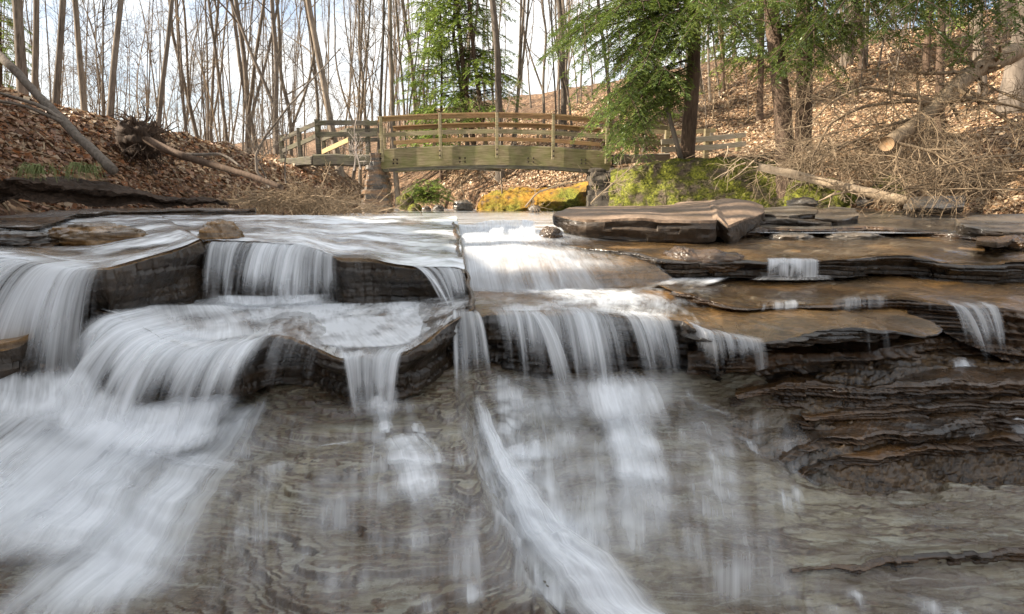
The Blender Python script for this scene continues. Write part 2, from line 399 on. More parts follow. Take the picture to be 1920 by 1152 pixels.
def m_film(name, col, tint_amt, rough, foam, su=3.0, sv=14.0, thr=.5, trans_min=.0, bump=.25):
    """shallow running water over rock: clear glossy film with pale flow streaks"""
    t = NT(name); uv = t.n('TexCoord').outputs['UV']; dens = t.attr('dens')
    m1 = t.n('Mapping', {'Vector': uv, 'Scale': (su, sv, 1)}).outputs[0]
    a = t.noise(m1, 1, 5, .6, .8)
    m2 = t.n('Mapping', {'Vector': uv, 'Scale': (su * 4, sv * 2, 1)}).outputs[0]
    b = t.noise(m2, 1, 4, .6, .4)
    s = t.math('ADD', t.math('MULTIPLY', a, .7), t.math('MULTIPLY', b, .3))
    fo = t.ramp(s, [(thr, 0.0), (thr + .2, 1.0)])
    fo = t.math('MULTIPLY', t.math('ADD', fo, t.math('SUBTRACT', dens, .5)), foam, True)
    fo = t.math('MULTIPLY', fo, t.math('MULTIPLY', dens, 2.0, True), True)
    nrm = t.bump(s, bump, .05)
    d = t.n('BsdfDiffuse', {'Color': (*col, 1)}).outputs[0]
    tp = t.n('BsdfTransparent').outputs[0]
    m = t.n('MixShader', {0: fo}); t.t.links.new(tp, m.inputs[1]); t.t.links.new(d, m.inputs[2])
    fr = t.n('Fresnel', {'IOR': 1.33, 'Normal': nrm}).outputs[0]
    fr = t.math('MULTIPLY', fr, t.math('MULTIPLY', dens, 2.4, True))
    g = t.n('BsdfGlossy', {'Color': (1, 1, 1, 1), 'Roughness': rough, 'Normal': nrm}).outputs[0]
    mg = t.n('MixShader', {0: fr}); t.t.links.new(m.outputs[0], mg.inputs[1]); t.t.links.new(g, mg.inputs[2])
    return t.done(mg.outputs[0])
M['fan'] = m_veil('misty_fan_water', 2.9, .50, 11, .34, col=(.91, .93, .96), fine=.35)
M['pool'] = m_film('pool_water', (.80, .83, .87), 0, .20, 1.25, .7, 1.7, .42, bump=.5)  # whitish colour also stands in for sky reflected on the upper water
M['film'] = m_film('shelf_film', (.80, .80, .80), 0, .16, .9, 3, 1.6, .46, bump=.5)
M['film_amber'] = m_film('amber_film', (.62, .52, .38), 0, .14, .42, 5, 2.2, .52, bump=.5)
# ------------------------------------------------------------------ terrain
def XL(y): return np.interp(y, [-30, 0, 4, 8, 10, 14, 18, 20, 26, 30, 60, 200], [-9, -8.3, -8.2, -7.7, -7.4, -6.8, -5.9, -5.3, -5.4, -9, -45, -160])
def XR(y): return np.interp(y, [-30, 0, 6, 12, 15, 19, 24, 26, 30, 60, 200], [9.5, 8.8, 8.6, 9.6, 8.7, 3.6, 3.1, -.2, -5, -38, -150])
def G(x, y):
    x = np.asarray(x, float); y = np.asarray(y, float)
    bed = np.interp(y, [-50, 5.5, 7.5, 9, 60], [-2.8, -2.6, -.9, -.68, -.6])
    n1 = fbm(x * .35, y * .35, 0, 11, 4); n2 = fbm(x * 1.6, y * 1.6, 0, 21, 4)
    dl = XL(y) - x; dr = x - XR(y)
    htl = np.interp(y, [-15, 2, 6, 8.5, 10, 13, 16, 20, 30, 60, 150], [9, 8, 6, 4.3, 3.3, 2.1, 1.55, 1.3, 1.5, 3.5, 9])
    slope = np.interp(y, [0, 10, 20], [.85, .72, .75])
    base = np.interp(y, [0, 8, 14, 18, 20], [-.35, -.2, -.25, -.35, -.45])
    zl = base + slope * np.maximum(dl, 0)
    zl = np.where(zl > htl, htl + (zl - htl) * .12, zl)
    shade_hill = 4.5 * sstep(9, 20, -x) * sstep(0, 5, -x * 1.0 - y - 1.0) * sstep(15.5, 12.5, y * .99 - x * .14)  # unseen hill added on the left, shaped for its shadow over the creek
    zl = zl + shade_hill
    br = np.interp(y, [0, 12, 14.6, 15.2, 23.5, 24.4, 26, 60], [-.25, -.2, -.15, 1.0, 1.1, .4, .2, .6])
    zr = br + np.interp(y, [0, 15, 19, 24, 60], [.42, .45, .05, .5, .35]) * np.maximum(dr, 0)
    zr = np.minimum(zr, 1.35 + .02 * y)
    hill = 5.35 + .26 * (x - 9.5) + .27 * (y - 35)
    hill = np.where(hill > 11, 11 + (hill - 11) * .35, hill)
    hill = np.minimum(hill, 17)
    zr = np.maximum(zr, hill)
    z = np.where(dl > 0, zl, np.where(dr > 0, zr, bed))
    # steep but finite banks
    wl = sstep(-.25, .0, dl); wr = sstep(-.25, .0, dr)
    z = np.where((dl <= 0) & (dl > -.25), bed * (1 - wl) + base * wl, z)
    z = np.where((dr <= 0) & (dr > -.25), bed * (1 - wr) + br * wr, z)
    amp = sstep(0, 3, np.maximum(dl, dr))
    z = z + n1 * (.05 + .45 * amp) + n2 * (.03 + .06 * amp)
    return z
th = np.concatenate([np.linspace(-180, -58, 60, endpoint=False), np.linspace(-58, 58, 520, endpoint=False), np.linspace(58, 180, 60)]) * math.pi / 180
rr = np.concatenate([np.geomspace(1.0, 6, 14, endpoint=False), np.geomspace(6, 60, 330, endpoint=False), np.geomspace(60, 600, 50)])
TH, RR = np.meshgrid(th, rr); gx = RR * np.sin(TH); gy = RR * np.cos(TH)
ground = mesh_np('ground', np.stack([gx, gy, G(gx, gy)], -1).reshape(-1, 3), grid_faces(len(rr), len(th))[:, ::-1], M['ground'])
tag(ground, kind='structure')
def gz(x, y): return float(G(x, y))
def place(px, Y, py=300):
    p = P(px, py, Y); return np.array([p[0], Y, gz(p[0], Y)])

# ------------------------------------------------------------------ leaf litter: one leaf = 2 bent faces
def leaf_field(n, seed, thr, rlo, rhi, size, pal, mask, lift=.012, stand=.5):
    rng = np.random.default_rng(seed)
    a = rng.uniform(thr[0], thr[1], n); r = np.exp(rng.uniform(math.log(rlo), math.log(rhi), n))
    x = r * np.sin(a); y = r * np.cos(a); k = mask(x, y, rng); x, y = x[k], y[k]; n = len(x)
    z = G(x, y); e = .06
    nx = -(G(x + e, y) - z) / e; ny = -(G(x, y + e) - z) / e; nz = np.ones(n)
    N = np.stack([nx, ny, nz], 1); N += rng.normal(0, stand, (n, 3)); N /= np.linalg.norm(N, axis=1)[:, None]
    U = np.cross(N, rng.normal(0, 1, (n, 3))); U /= np.linalg.norm(U, axis=1)[:, None]; W = np.cross(N, U)
    s = size(np.hypot(x, y), rng)[:, None]; C = np.stack([x, y, z], 1) + np.array([0, 0, lift]) + N * s * .25 * rng.random((n, 1))
    wd = s * rng.uniform(.28, .5, (n, 1)); bend = s * rng.uniform(.05, .3, (n, 1))
    v = np.stack([C - U * s * .5, C - U * s * .1 + W * wd + N * bend, C + U * s * .5 + N * bend * .4, C + U * s * .05 - W * wd * .9 + N * bend], 1)
    i = np.arange(n) * 4; f = np.concatenate([np.stack([i, i + 1, i + 2], 1), np.stack([i, i + 2, i + 3], 1)])
    pal = np.array(pal); c = pal[rng.integers(0, len(pal), n)] * rng.uniform(.6, 1.25, (n, 1))
    return v.reshape(-1, 3), f, np.repeat(c, 4, 0)
PAL = [(.22, .10, .045), (.30, .16, .08), (.38, .24, .14), (.15, .07, .035), (.46, .33, .22), (.28, .11, .04), (.34, .20, .13), (.10, .05, .03)]
PAL_R = [(.48, .32, .19), (.60, .44, .28), (.36, .22, .12), (.54, .37, .22), (.68, .53, .36), (.26, .15, .09), (.50, .30, .15)]
def mk_left(x, y, r): return (fbm(x * .9, y * .9, 0, 55, 4) + .25 * r.random(len(x)) > -.22) & (XL(y) - x > -.25 + .3 * r.random(len(x))) & (x > -30)
def mk_right(x, y, r): return (fbm(x * .5, y * .5, 0, 56, 4) + .3 * r.random(len(x)) > -.2) & (x - XR(y) > -.1) & (vnoise(x * .8, y * .8, 0, 5) > -.75)
vs, fs, cs = [], [], []; nn = 0
for (n, seed, thr, lo, hi, size, pal, mask, st) in [
        (90000, 1, (-.80, -.25), 7.5, 22, lambda r, g: .095 * np.clip(g.lognormal(0, .35, len(r)), .35, 1.9), PAL, mk_left, .6),
        (26000, 2, (-.80, -.1), 16, 45, lambda r, g: .12 * g.uniform(.7, 1.5, len(r)), PAL_R, mk_left, .5),
        (230000, 3, (-.12, .80), 11, 48, lambda r, g: (.040 + .0022 * r) * np.clip(g.lognormal(0, .35, len(r)), .4, 1.8), PAL_R, mk_right, .5)]:
    v, f, c = leaf_field(n, seed, thr, lo, hi, size, pal, mask, stand=st)
    vs.append(v); fs.append(f + nn); cs.append(c); nn += len(v)
o = mesh_np('leaf_litter', np.vstack(vs), np.vstack(fs), M['leaf'], smooth=False, colors=np.vstack(cs))
tag(o, 'brown fallen leaves covering both banks and the hillside', 'leaves', kind='stuff')

# ------------------------------------------------------------------ creek bed below the falls: thin-bedded shale
PROF = [(-200, [(7, -1.6), (4.8, -1.66), (3.6, -1.80), (2.3, -1.92), (1.2, -2.0)]),
        (0, [(7, -1.6), (4.8, -1.66), (3.6, -1.80), (2.3, -1.92), (1.2, -2.0)]),
        (300, [(7, -1.45), (4.3, -1.52), (3.6, -1.66), (2.3, -1.88), (1.2, -2.0)]),
        (600, [(7, -1.30), (3.9, -1.38), (3.4, -1.50), (2.2, -1.80), (1.2, -2.0)]),
        (860, [(7, -1.2), (4.4, -1.32), (3.4, -1.52), (2.2, -1.82), (1.2, -2.03)]),
        (1000, [(7, -1.3), (4.6, -1.46), (3.5, -1.66), (2.3, -1.88), (1.2, -2.05)]),
        (1300, [(7, -1.3), (4.5, -1.44), (3.5, -1.62), (2.55, -1.86), (2.45, -1.97), (1.2, -2.08)]),
        (1480, [(7, -1.2), (4.3, -1.36), (3.8, -1.52), (3.5, -1.70), (2.65, -1.85), (2.52, -1.97), (1.2, -2.1)]),
        (1600, [(7, -1.0), (4.3, -1.16), (3.9, -1.42), (3.68, -1.53), (3.52, -1.80), (2.68, -1.87), (2.55, -1.98), (1.2, -2.1)]),
        (1920, [(7, -1.0), (4.7, -1.14), (4.1, -1.38), (3.92, -1.46), (3.76, -1.76), (2.75, -1.86), (2.6, -1.97), (1.2, -2.1)]),
        (2200, [(7, -1.0), (4.9, -1.1), (4.2, -1.35), (4.0, -1.42), (3.86, -1.72), (2.8, -1.85), (2.65, -1.97), (1.2, -2.1)])]
YS = np.linspace(1.2, 7, 600)
PT = np.array([np.interp(YS, [q[0] for q in reversed(p)], [q[1] for q in reversed(p)]) for _, p in PROF])
PA = np.array([(a - 960) / F_PX for a, _ in PROF]) * 1.0
SEAM = np.array([P(884, 560, 4.75), P(885, 640, 4.35), P(895, 740, 3.9), P(915, 830, 3.45), P(955, 930, 3.05), P(1020, 1040, 2.62), P(1120, 1152, 2.3), P(1240, 1260, 1.95), P(1400, 1400, 1.5)])[:, :2]
def seam_x(y): return np.interp(y, SEAM[::-1, 1], SEAM[::-1, 0])
def bed_base(x, y):
    x = np.asarray(x, float); y = np.asarray(y, float)
    a = np.clip(x / np.maximum(y, .4) * 1.03, PA[0], PA[-1] - 1e-6)
    i = np.clip(np.searchsorted(PA, a, 'right') - 1, 0, len(PA) - 2); w = (a - PA[i]) / (PA[i + 1] - PA[i]); w = w * w * (3 - 2 * w)
    t = np.clip((y - 1.2) / (7 - 1.2) * 599, 0, 598.999); j = t.astype(int); u = t - j
    z0 = PT[i, j] * (1 - u) + PT[i, j + 1] * u; z1 = PT[i + 1, j] * (1 - u) + PT[i + 1, j + 1] * u
    z = z0 * (1 - w) + z1 * w
    s = x - seam_x(y)
    k = sstep(4.7, 4.0, y)
    z = z - k * .07 * np.where(s < 0, np.clip(s + 1.4, 0, 1.4) / 1.4, np.exp(-np.maximum(s, 0) / .5)) - k * .10 * np.where(s < 0, np.exp(-(s / .10) ** 2), np.exp(-(s / .34) ** 2)) + k * .05 * np.exp(-((s + .22) / .16) ** 2)
    return z
def bed(x, y, full=False):
    b = bed_base(x, y)
    a = np.asarray(x) / np.maximum(np.asarray(y, float), .4)
    rough = sstep(.36, .56, a + .12 * fbm(np.asarray(x) * 2, y * 2, 0, 8, 3)) * sstep(3.3, 3.62, y + .28 * fbm(np.asarray(x) * 2.5, y * 2, 0, 6, 4, .6))        # the rough ledge on the right
    # noise stretched along the bedding
    s = np.asarray(x) - seam_x(y); yy = y + .42 * np.exp(-np.abs(s) / .5) * np.where(s < 0, -1, -.25) + .10 * x
    n = fbm(x * .7, yy * 2.4, 0, 31, 4, .5) * .07 + fbm(x * 3.0, yy * 8, 0, 47, 4, .6) * .028
    n = n + rough * (.09 * fbm(x * 1.3, y * 6, 0, 64, 5, .6) + .035 * fbm(x * 5, y * 12, 0, 65, 4, .65))
    zz = b + n - .018 * fbm(x * .5, y * .5, 0, 3, 2)
    q = .018 + .006 * sstep(.1, .6, a) + rough * .010
    zz = zz + .014 * fbm(x * 6 + fbm(x * 3, yy * 3, 0, 7, 2), yy * 13, 0, 49, 5, .7)
    QL = .062; cL = (zz + .02 * fbm(x * 1.5, yy * 3, 0, 95, 4, .6)) / QL + .3; fL = cL - np.floor(cL); zLg = (np.floor(cL) + sstep(.88, 1.0, fL) * .96 + fL * .04 - .3) * QL
    # variable bed thickness
    c = zz / q; c = c + .95 * vnoise(c * .31, x * .3, 0, 91) + .9 * fbm(x * 1.1, yy * 3, 0, 93, 3); fl = np.floor(c); fr = c - fl
    tread = sstep(.70, .97, fr)
    z = (fl + tread * .92 + fr * .08) * q
    z = z * .55 + zLg * .45
    keep = 1 - .72 * sstep(.10, .5, s) * (1 - rough)
    z = z * keep + zz * (1 - keep)
    z = z - rough * .18 + rough * .03 * fbm(x * 9, y * 14, 0, 61, 4, .65)
    z = z + .0025 * fbm(x * 40, y * 40, 0, 71, 2)
    if full:
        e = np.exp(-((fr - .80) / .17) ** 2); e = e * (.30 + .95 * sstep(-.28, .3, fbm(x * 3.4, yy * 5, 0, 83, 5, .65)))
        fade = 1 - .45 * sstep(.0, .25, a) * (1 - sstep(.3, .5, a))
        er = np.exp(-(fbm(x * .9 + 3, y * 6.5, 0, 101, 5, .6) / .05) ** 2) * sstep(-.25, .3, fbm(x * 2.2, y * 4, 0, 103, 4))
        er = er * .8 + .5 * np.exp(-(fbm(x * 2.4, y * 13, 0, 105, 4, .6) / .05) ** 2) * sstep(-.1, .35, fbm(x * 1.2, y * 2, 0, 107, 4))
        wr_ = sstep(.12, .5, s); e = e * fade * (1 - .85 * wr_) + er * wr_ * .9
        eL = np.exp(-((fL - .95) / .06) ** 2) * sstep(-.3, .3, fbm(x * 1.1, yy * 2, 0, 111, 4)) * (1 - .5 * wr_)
        return z, np.clip(e, 0, 1), rough, np.clip(eL, 0, 1)
    return z
NA, NY = 1150, 560
aa = np.linspace(-1.12, 1.12, NA); ya = np.geomspace(1.75, 5.2, NY)
AA, YA = np.meshgrid(aa, ya); bx = AA * YA
bz, be, bro, bst = bed(bx, YA, True)
o = mesh_np('creek_bed', np.stack([bx, YA, bz], -1).reshape(-1, 3), grid_faces(NY, NA), M['bed'], attrs={'edge': be.ravel(), 'zone': bro.ravel(), 'step': bst.ravel()}, smooth=True)
tag(o, kind='structure')

# ------------------------------------------------------------------ rock ledges (bedrock): top sheet, broken lip and undercut face
def ledge(name, lip, back, thick, mat, n=420, under=.12, seed=0, top_rows=46, face_rows=34, lipn=.03, topn=.020, strata=.05, lam=.03, mat_face=None):
    L = resample(PL(lip), n); B = resample(PL(back), n)
    s = np.linspace(0, 1, n); ln = np.linalg.norm(np.diff(L, axis=0), axis=1).sum(); S = s * ln
    tan = np.gradient(L[:, :2], axis=0); tan /= np.linalg.norm(tan, axis=1)[:, None] + 1e-9
    out = np.stack([tan[:, 1], -tan[:, 0]], 1); sm = np.ones(15) / 15
    out = np.stack([np.convolve(np.pad(out[:, k], 7, 'edge'), sm, 'valid') for k in (0, 1)], 1); out /= np.linalg.norm(out, axis=1)[:, None]
    cw = S * 3.2 + 1.5 * fbm(S * .9, 0, 0, seed + 4, 2); blk = _h(np.floor(cw), cw * 0, cw * 0, seed + 12) * 2 - 1; bl2 = _h(np.floor(cw * 3.7), cw * 0, cw * 0, seed + 13) * 2 - 1
    j = lipn * fbm(S * 2.5, 0, 0, seed, 5, .6) + .006 * fbm(S * 22, 0, 0, seed + 9, 3) + lipn * .7 * blk + .012 * bl2
    L = L.copy(); L[:, 0] += out[:, 0] * j; L[:, 1] += out[:, 1] * j
    rows = []
    for i in range(top_rows):
        t = 1 - i / (top_rows - 1); t = t ** 1.6; t = min(1, t)
        p = L * (1 - t) + B * t
        fade = min(1, i / 3) * 1.0
        m = topn * fbm(p[:, 0] * 2.2, p[:, 1] * 2.2, 0, seed + 3, 5, .55)
        c = m / .007; m = (np.floor(c) + sstep(.3, 1, c - np.floor(c))) * .007
        p = p.copy(); p[:, 2] += m * (1 - .6 * (i == top_rows - 1)) ; rows.append(p)
    base = rows[-1]
    T = thick if np.ndim(thick) else np.full(n, float(thick))
    T = np.interp(s, np.linspace(0, 1, len(T)), T)
    for i in range(1, face_rows + 1):
        t = i / face_rows; z = base[:, 2] - T * t
        zs = z / lam + 1.2 * fbm(S * .8, z * 3, 0, seed + 6, 3)
        st = _strata(zs, S, seed) * strata * min(1, i / 4)
        off = -under * (sstep(.12, .55, t)) * (.7 + .9 * fbm(S * 1.3, 0, 0, seed + 21, 3)) + .02 * math.sin(min(t * 8, 1.57)) * 1.0 + st + .012 * fbm(S * 9, z * 14, 0, seed + 8, 4)
        p = base.copy(); p[:, 0] += out[:, 0] * off; p[:, 1] += out[:, 1] * off; p[:, 2] = z; rows.append(p)
    v = np.stack(rows, 0)
    o = mesh_np(name, v.reshape(-1, 3), grid_faces(len(rows), n)[:, ::-1], mat)
    if mat_face is not None:
        o.data.materials.append(mat_face)
        mi = np.zeros((len(rows) - 1, n - 1), np.int32); mi[top_rows - 1:] = 1
        o.data.polygons.foreach_set('material_index', mi.ravel())
    tag(o, kind='structure'); return L
def _strata(zs, S, seed):
    k = np.floor(zs); r = _h(k, np.floor(S * 1.3 + 5 * _h(k, k, k, seed)), k * 0, seed) * 2 - 1
    f = zs - k; return r - .9 * np.exp(-(f / .12) ** 2)
LIP1 = [(-260, 470, 4.2), (-100, 482, 4.4), (0, 488, 4.6), (50, 492, 4.62), (90, 499, 4.6), (150, 508, 4.58), (200, 506, 4.62), (228, 500, 4.75), (290, 484, 5.0), (340, 468, 5.25), (375, 452, 5.55), (384, 457, 5.78),
        (440, 457, 5.8), (520, 461, 5.75), (575, 465, 5.7), (605, 478, 5.6), (640, 490, 5.5), (700, 491, 5.5), (740, 500, 5.42), (790, 506, 5.35), (850, 506, 5.3), (872, 512, 5.28)]
BACK1 = [(-300, 402, 8.6), (0, 404, 9.2), (300, 406, 9.2), (500, 407, 9.2), (700, 408, 9.2), (858, 410, 9.0)]
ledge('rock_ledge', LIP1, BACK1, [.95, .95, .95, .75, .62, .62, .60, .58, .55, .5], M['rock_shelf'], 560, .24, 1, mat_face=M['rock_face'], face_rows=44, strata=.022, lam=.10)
LIP2 = [(150, 575, 4.9), (212, 590, 4.55), (250, 608, 4.35), (300, 637, 4.12), (360, 654, 4.0), (440, 650, 3.97), (505, 632, 4.1), (545, 636, 4.05), (600, 660, 3.88), (640, 676, 3.8), (700, 670, 3.8), (762, 663, 3.85), (800, 640, 3.97), (840, 608, 4.25), (866, 592, 4.42), (884, 580, 4.55)]
BACK2 = [(100, 552, 5.9), (300, 552, 6.1), (500, 552, 6.2), (700, 556, 6.0), (880, 552, 5.6)]
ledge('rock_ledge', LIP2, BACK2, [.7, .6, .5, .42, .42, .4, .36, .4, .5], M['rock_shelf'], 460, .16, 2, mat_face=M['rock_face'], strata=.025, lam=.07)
LIP3 = [(872, 606, 4.45), (910, 593, 4.5), (960, 590, 4.5), (1040, 592, 4.5), (1100, 590, 4.5), (1180, 597, 4.45), (1280, 603, 4.4), (1300, 615, 4.25), (1360, 632, 4.1), (1430, 642, 4.0), (1470, 636, 4.02), (1530, 619, 4.1), (1600, 615, 4.12), (1680, 622, 4.1), (1738, 632, 4.05), (1760, 620, 4.15), (1745, 604, 4.35), (1700, 596, 4.6)]
BACK3 = [(866, 545, 5.6), (1000, 543, 5.7), (1150, 540, 5.7), (1300, 548, 5.5), (1450, 560, 5.2), (1600, 566, 5.1), (1700, 572, 5.0)]
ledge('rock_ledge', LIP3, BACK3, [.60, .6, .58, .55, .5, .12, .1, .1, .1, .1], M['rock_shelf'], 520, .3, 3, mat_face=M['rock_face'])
# the shaded wall under the thin slab
LIP3B = [(1290, 655, 4.5), (1400, 660, 4.4), (1500, 660, 4.5), (1650, 655, 4.6), (1800, 630, 4.8), (1950, 620, 4.9), (2200, 610, 5.0)]
LIPF1 = [(1380, 740, 4.0), (1480, 722, 4.05), (1560, 730, 4.0), (1640, 737, 3.98), (1720, 722, 4.05), (1800, 712, 4.1), (1920, 716, 4.1), (2200, 712, 4.1)]
ledge('rock_ledge', LIPF1, [(x, y - 30, 4.75) for x, y, Y in LIPF1], .20, M['rock_wet'], 420, .10, 61, lipn=.07, topn=.06, strata=.05, lam=.022)
LIPF2 = [(1440, 880, 3.55), (1500, 842, 3.65), (1560, 818, 3.72), (1640, 806, 3.78), (1720, 802, 3.78), (1800, 790, 3.82), (1860, 780, 3.88), (1920, 777, 3.9), (2200, 770, 3.95)]
ledge('rock_ledge', LIPF2, [(1480, 775, 4.05), (1600, 762, 4.1), (1800, 748, 4.2), (2200, 740, 4.3)], [.03, .16, .22, .24, .26], M['rock_wet'], 460, .10, 62, lipn=.06, topn=.035, strata=.05, lam=.024)
LIPF4 = [(1470, 900, 3.5), (1520, 872, 3.58), (1580, 852, 3.66), (1640, 846, 3.68), (1720, 840, 3.71), (1800, 832, 3.75), (1860, 822, 3.8), (1920, 820, 3.82), (2200, 812, 3.88)]
ledge('rock_ledge', LIPF4, [(x, y - 24, Y + .28) for x, y, Y in LIPF4], [.03, .10, .14, .15, .16], M['rock_wet'], 460, .07, 66, lipn=.07, topn=.04, strata=.05, lam=.02)
LIPF3 = [(1500, 775, 3.9), (1600, 772, 3.9), (1700, 762, 3.95), (1800, 750, 4.0), (1920, 748, 4.0), (2200, 745, 4.0)]
ledge('rock_ledge', LIPF3, [(x, y - 15, 4.5) for x, y, Y in LIPF3], .10, M['rock_wet'], 400, .05, 63, lipn=.07, topn=.03, strata=.04, lam=.02)
LIPG = [(1480, 1064, 2.63), (1560, 1058, 2.65), (1700, 1046, 2.69), (1800, 1040, 2.71), (1920, 1030, 2.74), (2300, 1010, 2.8)]
ledge('rock_ledge', LIPG, [(x, y - 22, Y + .16) for x, y, Y in LIPG], [.02, .08, .10, .12, .13, .13], M['bed'], 520, .03, 64, lipn=.03, topn=.015, strata=.02, lam=.02, mat_face=M['rock_wet'])
ledge('rock_ledge', LIP3B, [(a, b - 40, y + .9) for a, b, y in LIP3B], .5, M['rock_wet'], 300, .1, 14, strata=.07)
LIP4 = [(1262, 548, 5.25), (1300, 556, 5.0), (1340, 568, 4.85), (1372, 574, 4.76), (1420, 578, 4.7), (1480, 573, 4.75), (1560, 571, 4.75), (1620, 563, 4.8), (1690, 561, 4.8), (1730, 567, 4.75), (1775, 574, 4.7), (1820, 579, 4.65), (1870, 576, 4.65), (1920, 583, 4.6), (2000, 590, 4.55), (2200, 600, 4.5)]
BACK4 = [(1200, 520, 6.2), (1350, 518, 6.3), (1500, 516, 6.4), (1700, 514, 6.4), (1920, 516, 6.4), (2300, 520, 6.4)]
ledge('rock_ledge', LIP4, BACK4, [.10, .10, .12, .14, .2, .45, .5, .5], M['rock_shelf'], 460, .10, 4, mat_face=M['rock_wet'])
LIP5 = [(1050, 458, 6.9), (1100, 466, 6.6), (1150, 470, 6.4), (1200, 474, 6.2), (1235, 484, 5.98), (1300, 490, 5.9), (1370, 488, 5.9), (1400, 487, 5.9), (1440, 491, 5.85), (1540, 491, 5.85), (1600, 486, 5.9), (1660, 480, 6.0), (1705, 480, 6.0), (1760, 492, 5.85), (1800, 497, 5.8), (1860, 497, 5.8), (1920, 491, 5.85), (2200, 500, 5.8)]
BACK5 = [(1050, 441, 8.4), (1200, 440, 8.6), (1400, 439, 8.7), (1600, 436, 8.8), (1920, 434, 8.8), (2300, 434, 8.8)]
ledge('rock_ledge', LIP5, BACK5, [.14, .16, .2, .2, .22, .22, .2], M['rock_shelf'], 460, .10, 5, mat_face=M['rock_face'], lam=.05)
LIP6 = [(1380, 424, 8.4), (1440, 427, 8.3), (1500, 430, 8.2), (1560, 428, 8.3), (1620, 424, 8.5), (1700, 430, 8.2), (1800, 440, 7.8), (1860, 455, 7.3), (1920, 462, 7.2), (2200, 470, 7.0)]
BACK6 = [(1380, 404, 11.5), (1500, 400, 12), (1700, 396, 12.5), (1920, 394, 12.5), (2300, 394, 12.5)]
ledge('rock_ledge', LIP6, BACK6, .20, M['rock_grey'], 360, .06, 6, mat_face=M['rock_wet'])
LIP7 = [(-400, 430, 6.2), (-100, 428, 6.6), (0, 422, 7.0), (60, 424, 6.9), (140, 404, 8.4), (250, 396, 9.5), (360, 394.5, 10.5), (480, 394, 11.3)]
BACK7 = [(-500, 392, 9.5), (0, 386, 10.5), (200, 387, 11.5), (360, 390, 11.6), (480, 393, 11.5)]
ledge('rock_ledge', LIP7, BACK7, .12, M['rock_wet'], 300, .05, 7, topn=.05, mat_face=M['rock_wet'])
def loft(name, lines, n, m, mat, seed=0, amp=.012, sc=2.5, kind='structure', dens=None, uvs=None, z_off=0, parent=None):
    R = [resample(PL(l), n) for l in lines]; R = np.stack(R, 0)
    V = np.stack([resample(R[:, i], m) for i in range(n)], 1)
    V[..., 2] += amp * fbm(V[..., 0] * sc, V[..., 1] * sc, V[..., 2] * sc, seed, 5) + z_off
    return V
def loft_rock(name, lines, n, m, mat, **k):
    V = loft(name, lines, n, m, mat, **k)
    o = mesh_np(name, V.reshape(-1, 3), grid_faces(m, n)[:, ::-1], mat); tag(o, kind='structure'); return V
HUMP = [[(850, 425, 8.5), (950, 425, 8.5), (1060, 440, 8.0), (1180, 452, 7.6)], [(856, 450, 7.2), (960, 450, 7.2), (1080, 462, 6.9), (1200, 474, 6.5)],
        [(862, 475, 6.3), (960, 475, 6.3), (1090, 478, 6.3), (1220, 490, 6.1)], [(868, 515, 5.75), (970, 510, 5.75), (1110, 508, 5.8), (1245, 512, 5.8)], [(874, 553, 5.6), (980, 550, 5.6), (1130, 544, 5.6), (1270, 530, 5.75)],
        [(874, 600, 5.6), (980, 600, 5.6), (1130, 600, 5.6), (1270, 580, 5.75)]]
loft_rock('rock_hump', HUMP, 240, 160, M['rock_shelf'], seed=41, amp=.03)
# raised joint edge that splits the bed in two
SE = PL([(852, 416, 8.5), (856, 440, 7.2), (858, 470, 6.2), (868, 500, 5.55), (880, 540, 5.1), (886, 562, 4.9), (876, 578, 4.6)])
tb = Tubes(); q = resample(SE, 80); q[:, 2] -= .01; q[:, 0] += .035 * fbm(np.arange(80) * .22, 0, 0, 17, 4); tb.add(q, .026 + .012 * fbm(np.arange(80) * .15, 0, 0, 4, 3), 8); o = tb.build('rock_joint', M['rock_wet'], disp=.012, dscale=7); tag(o, kind='structure')

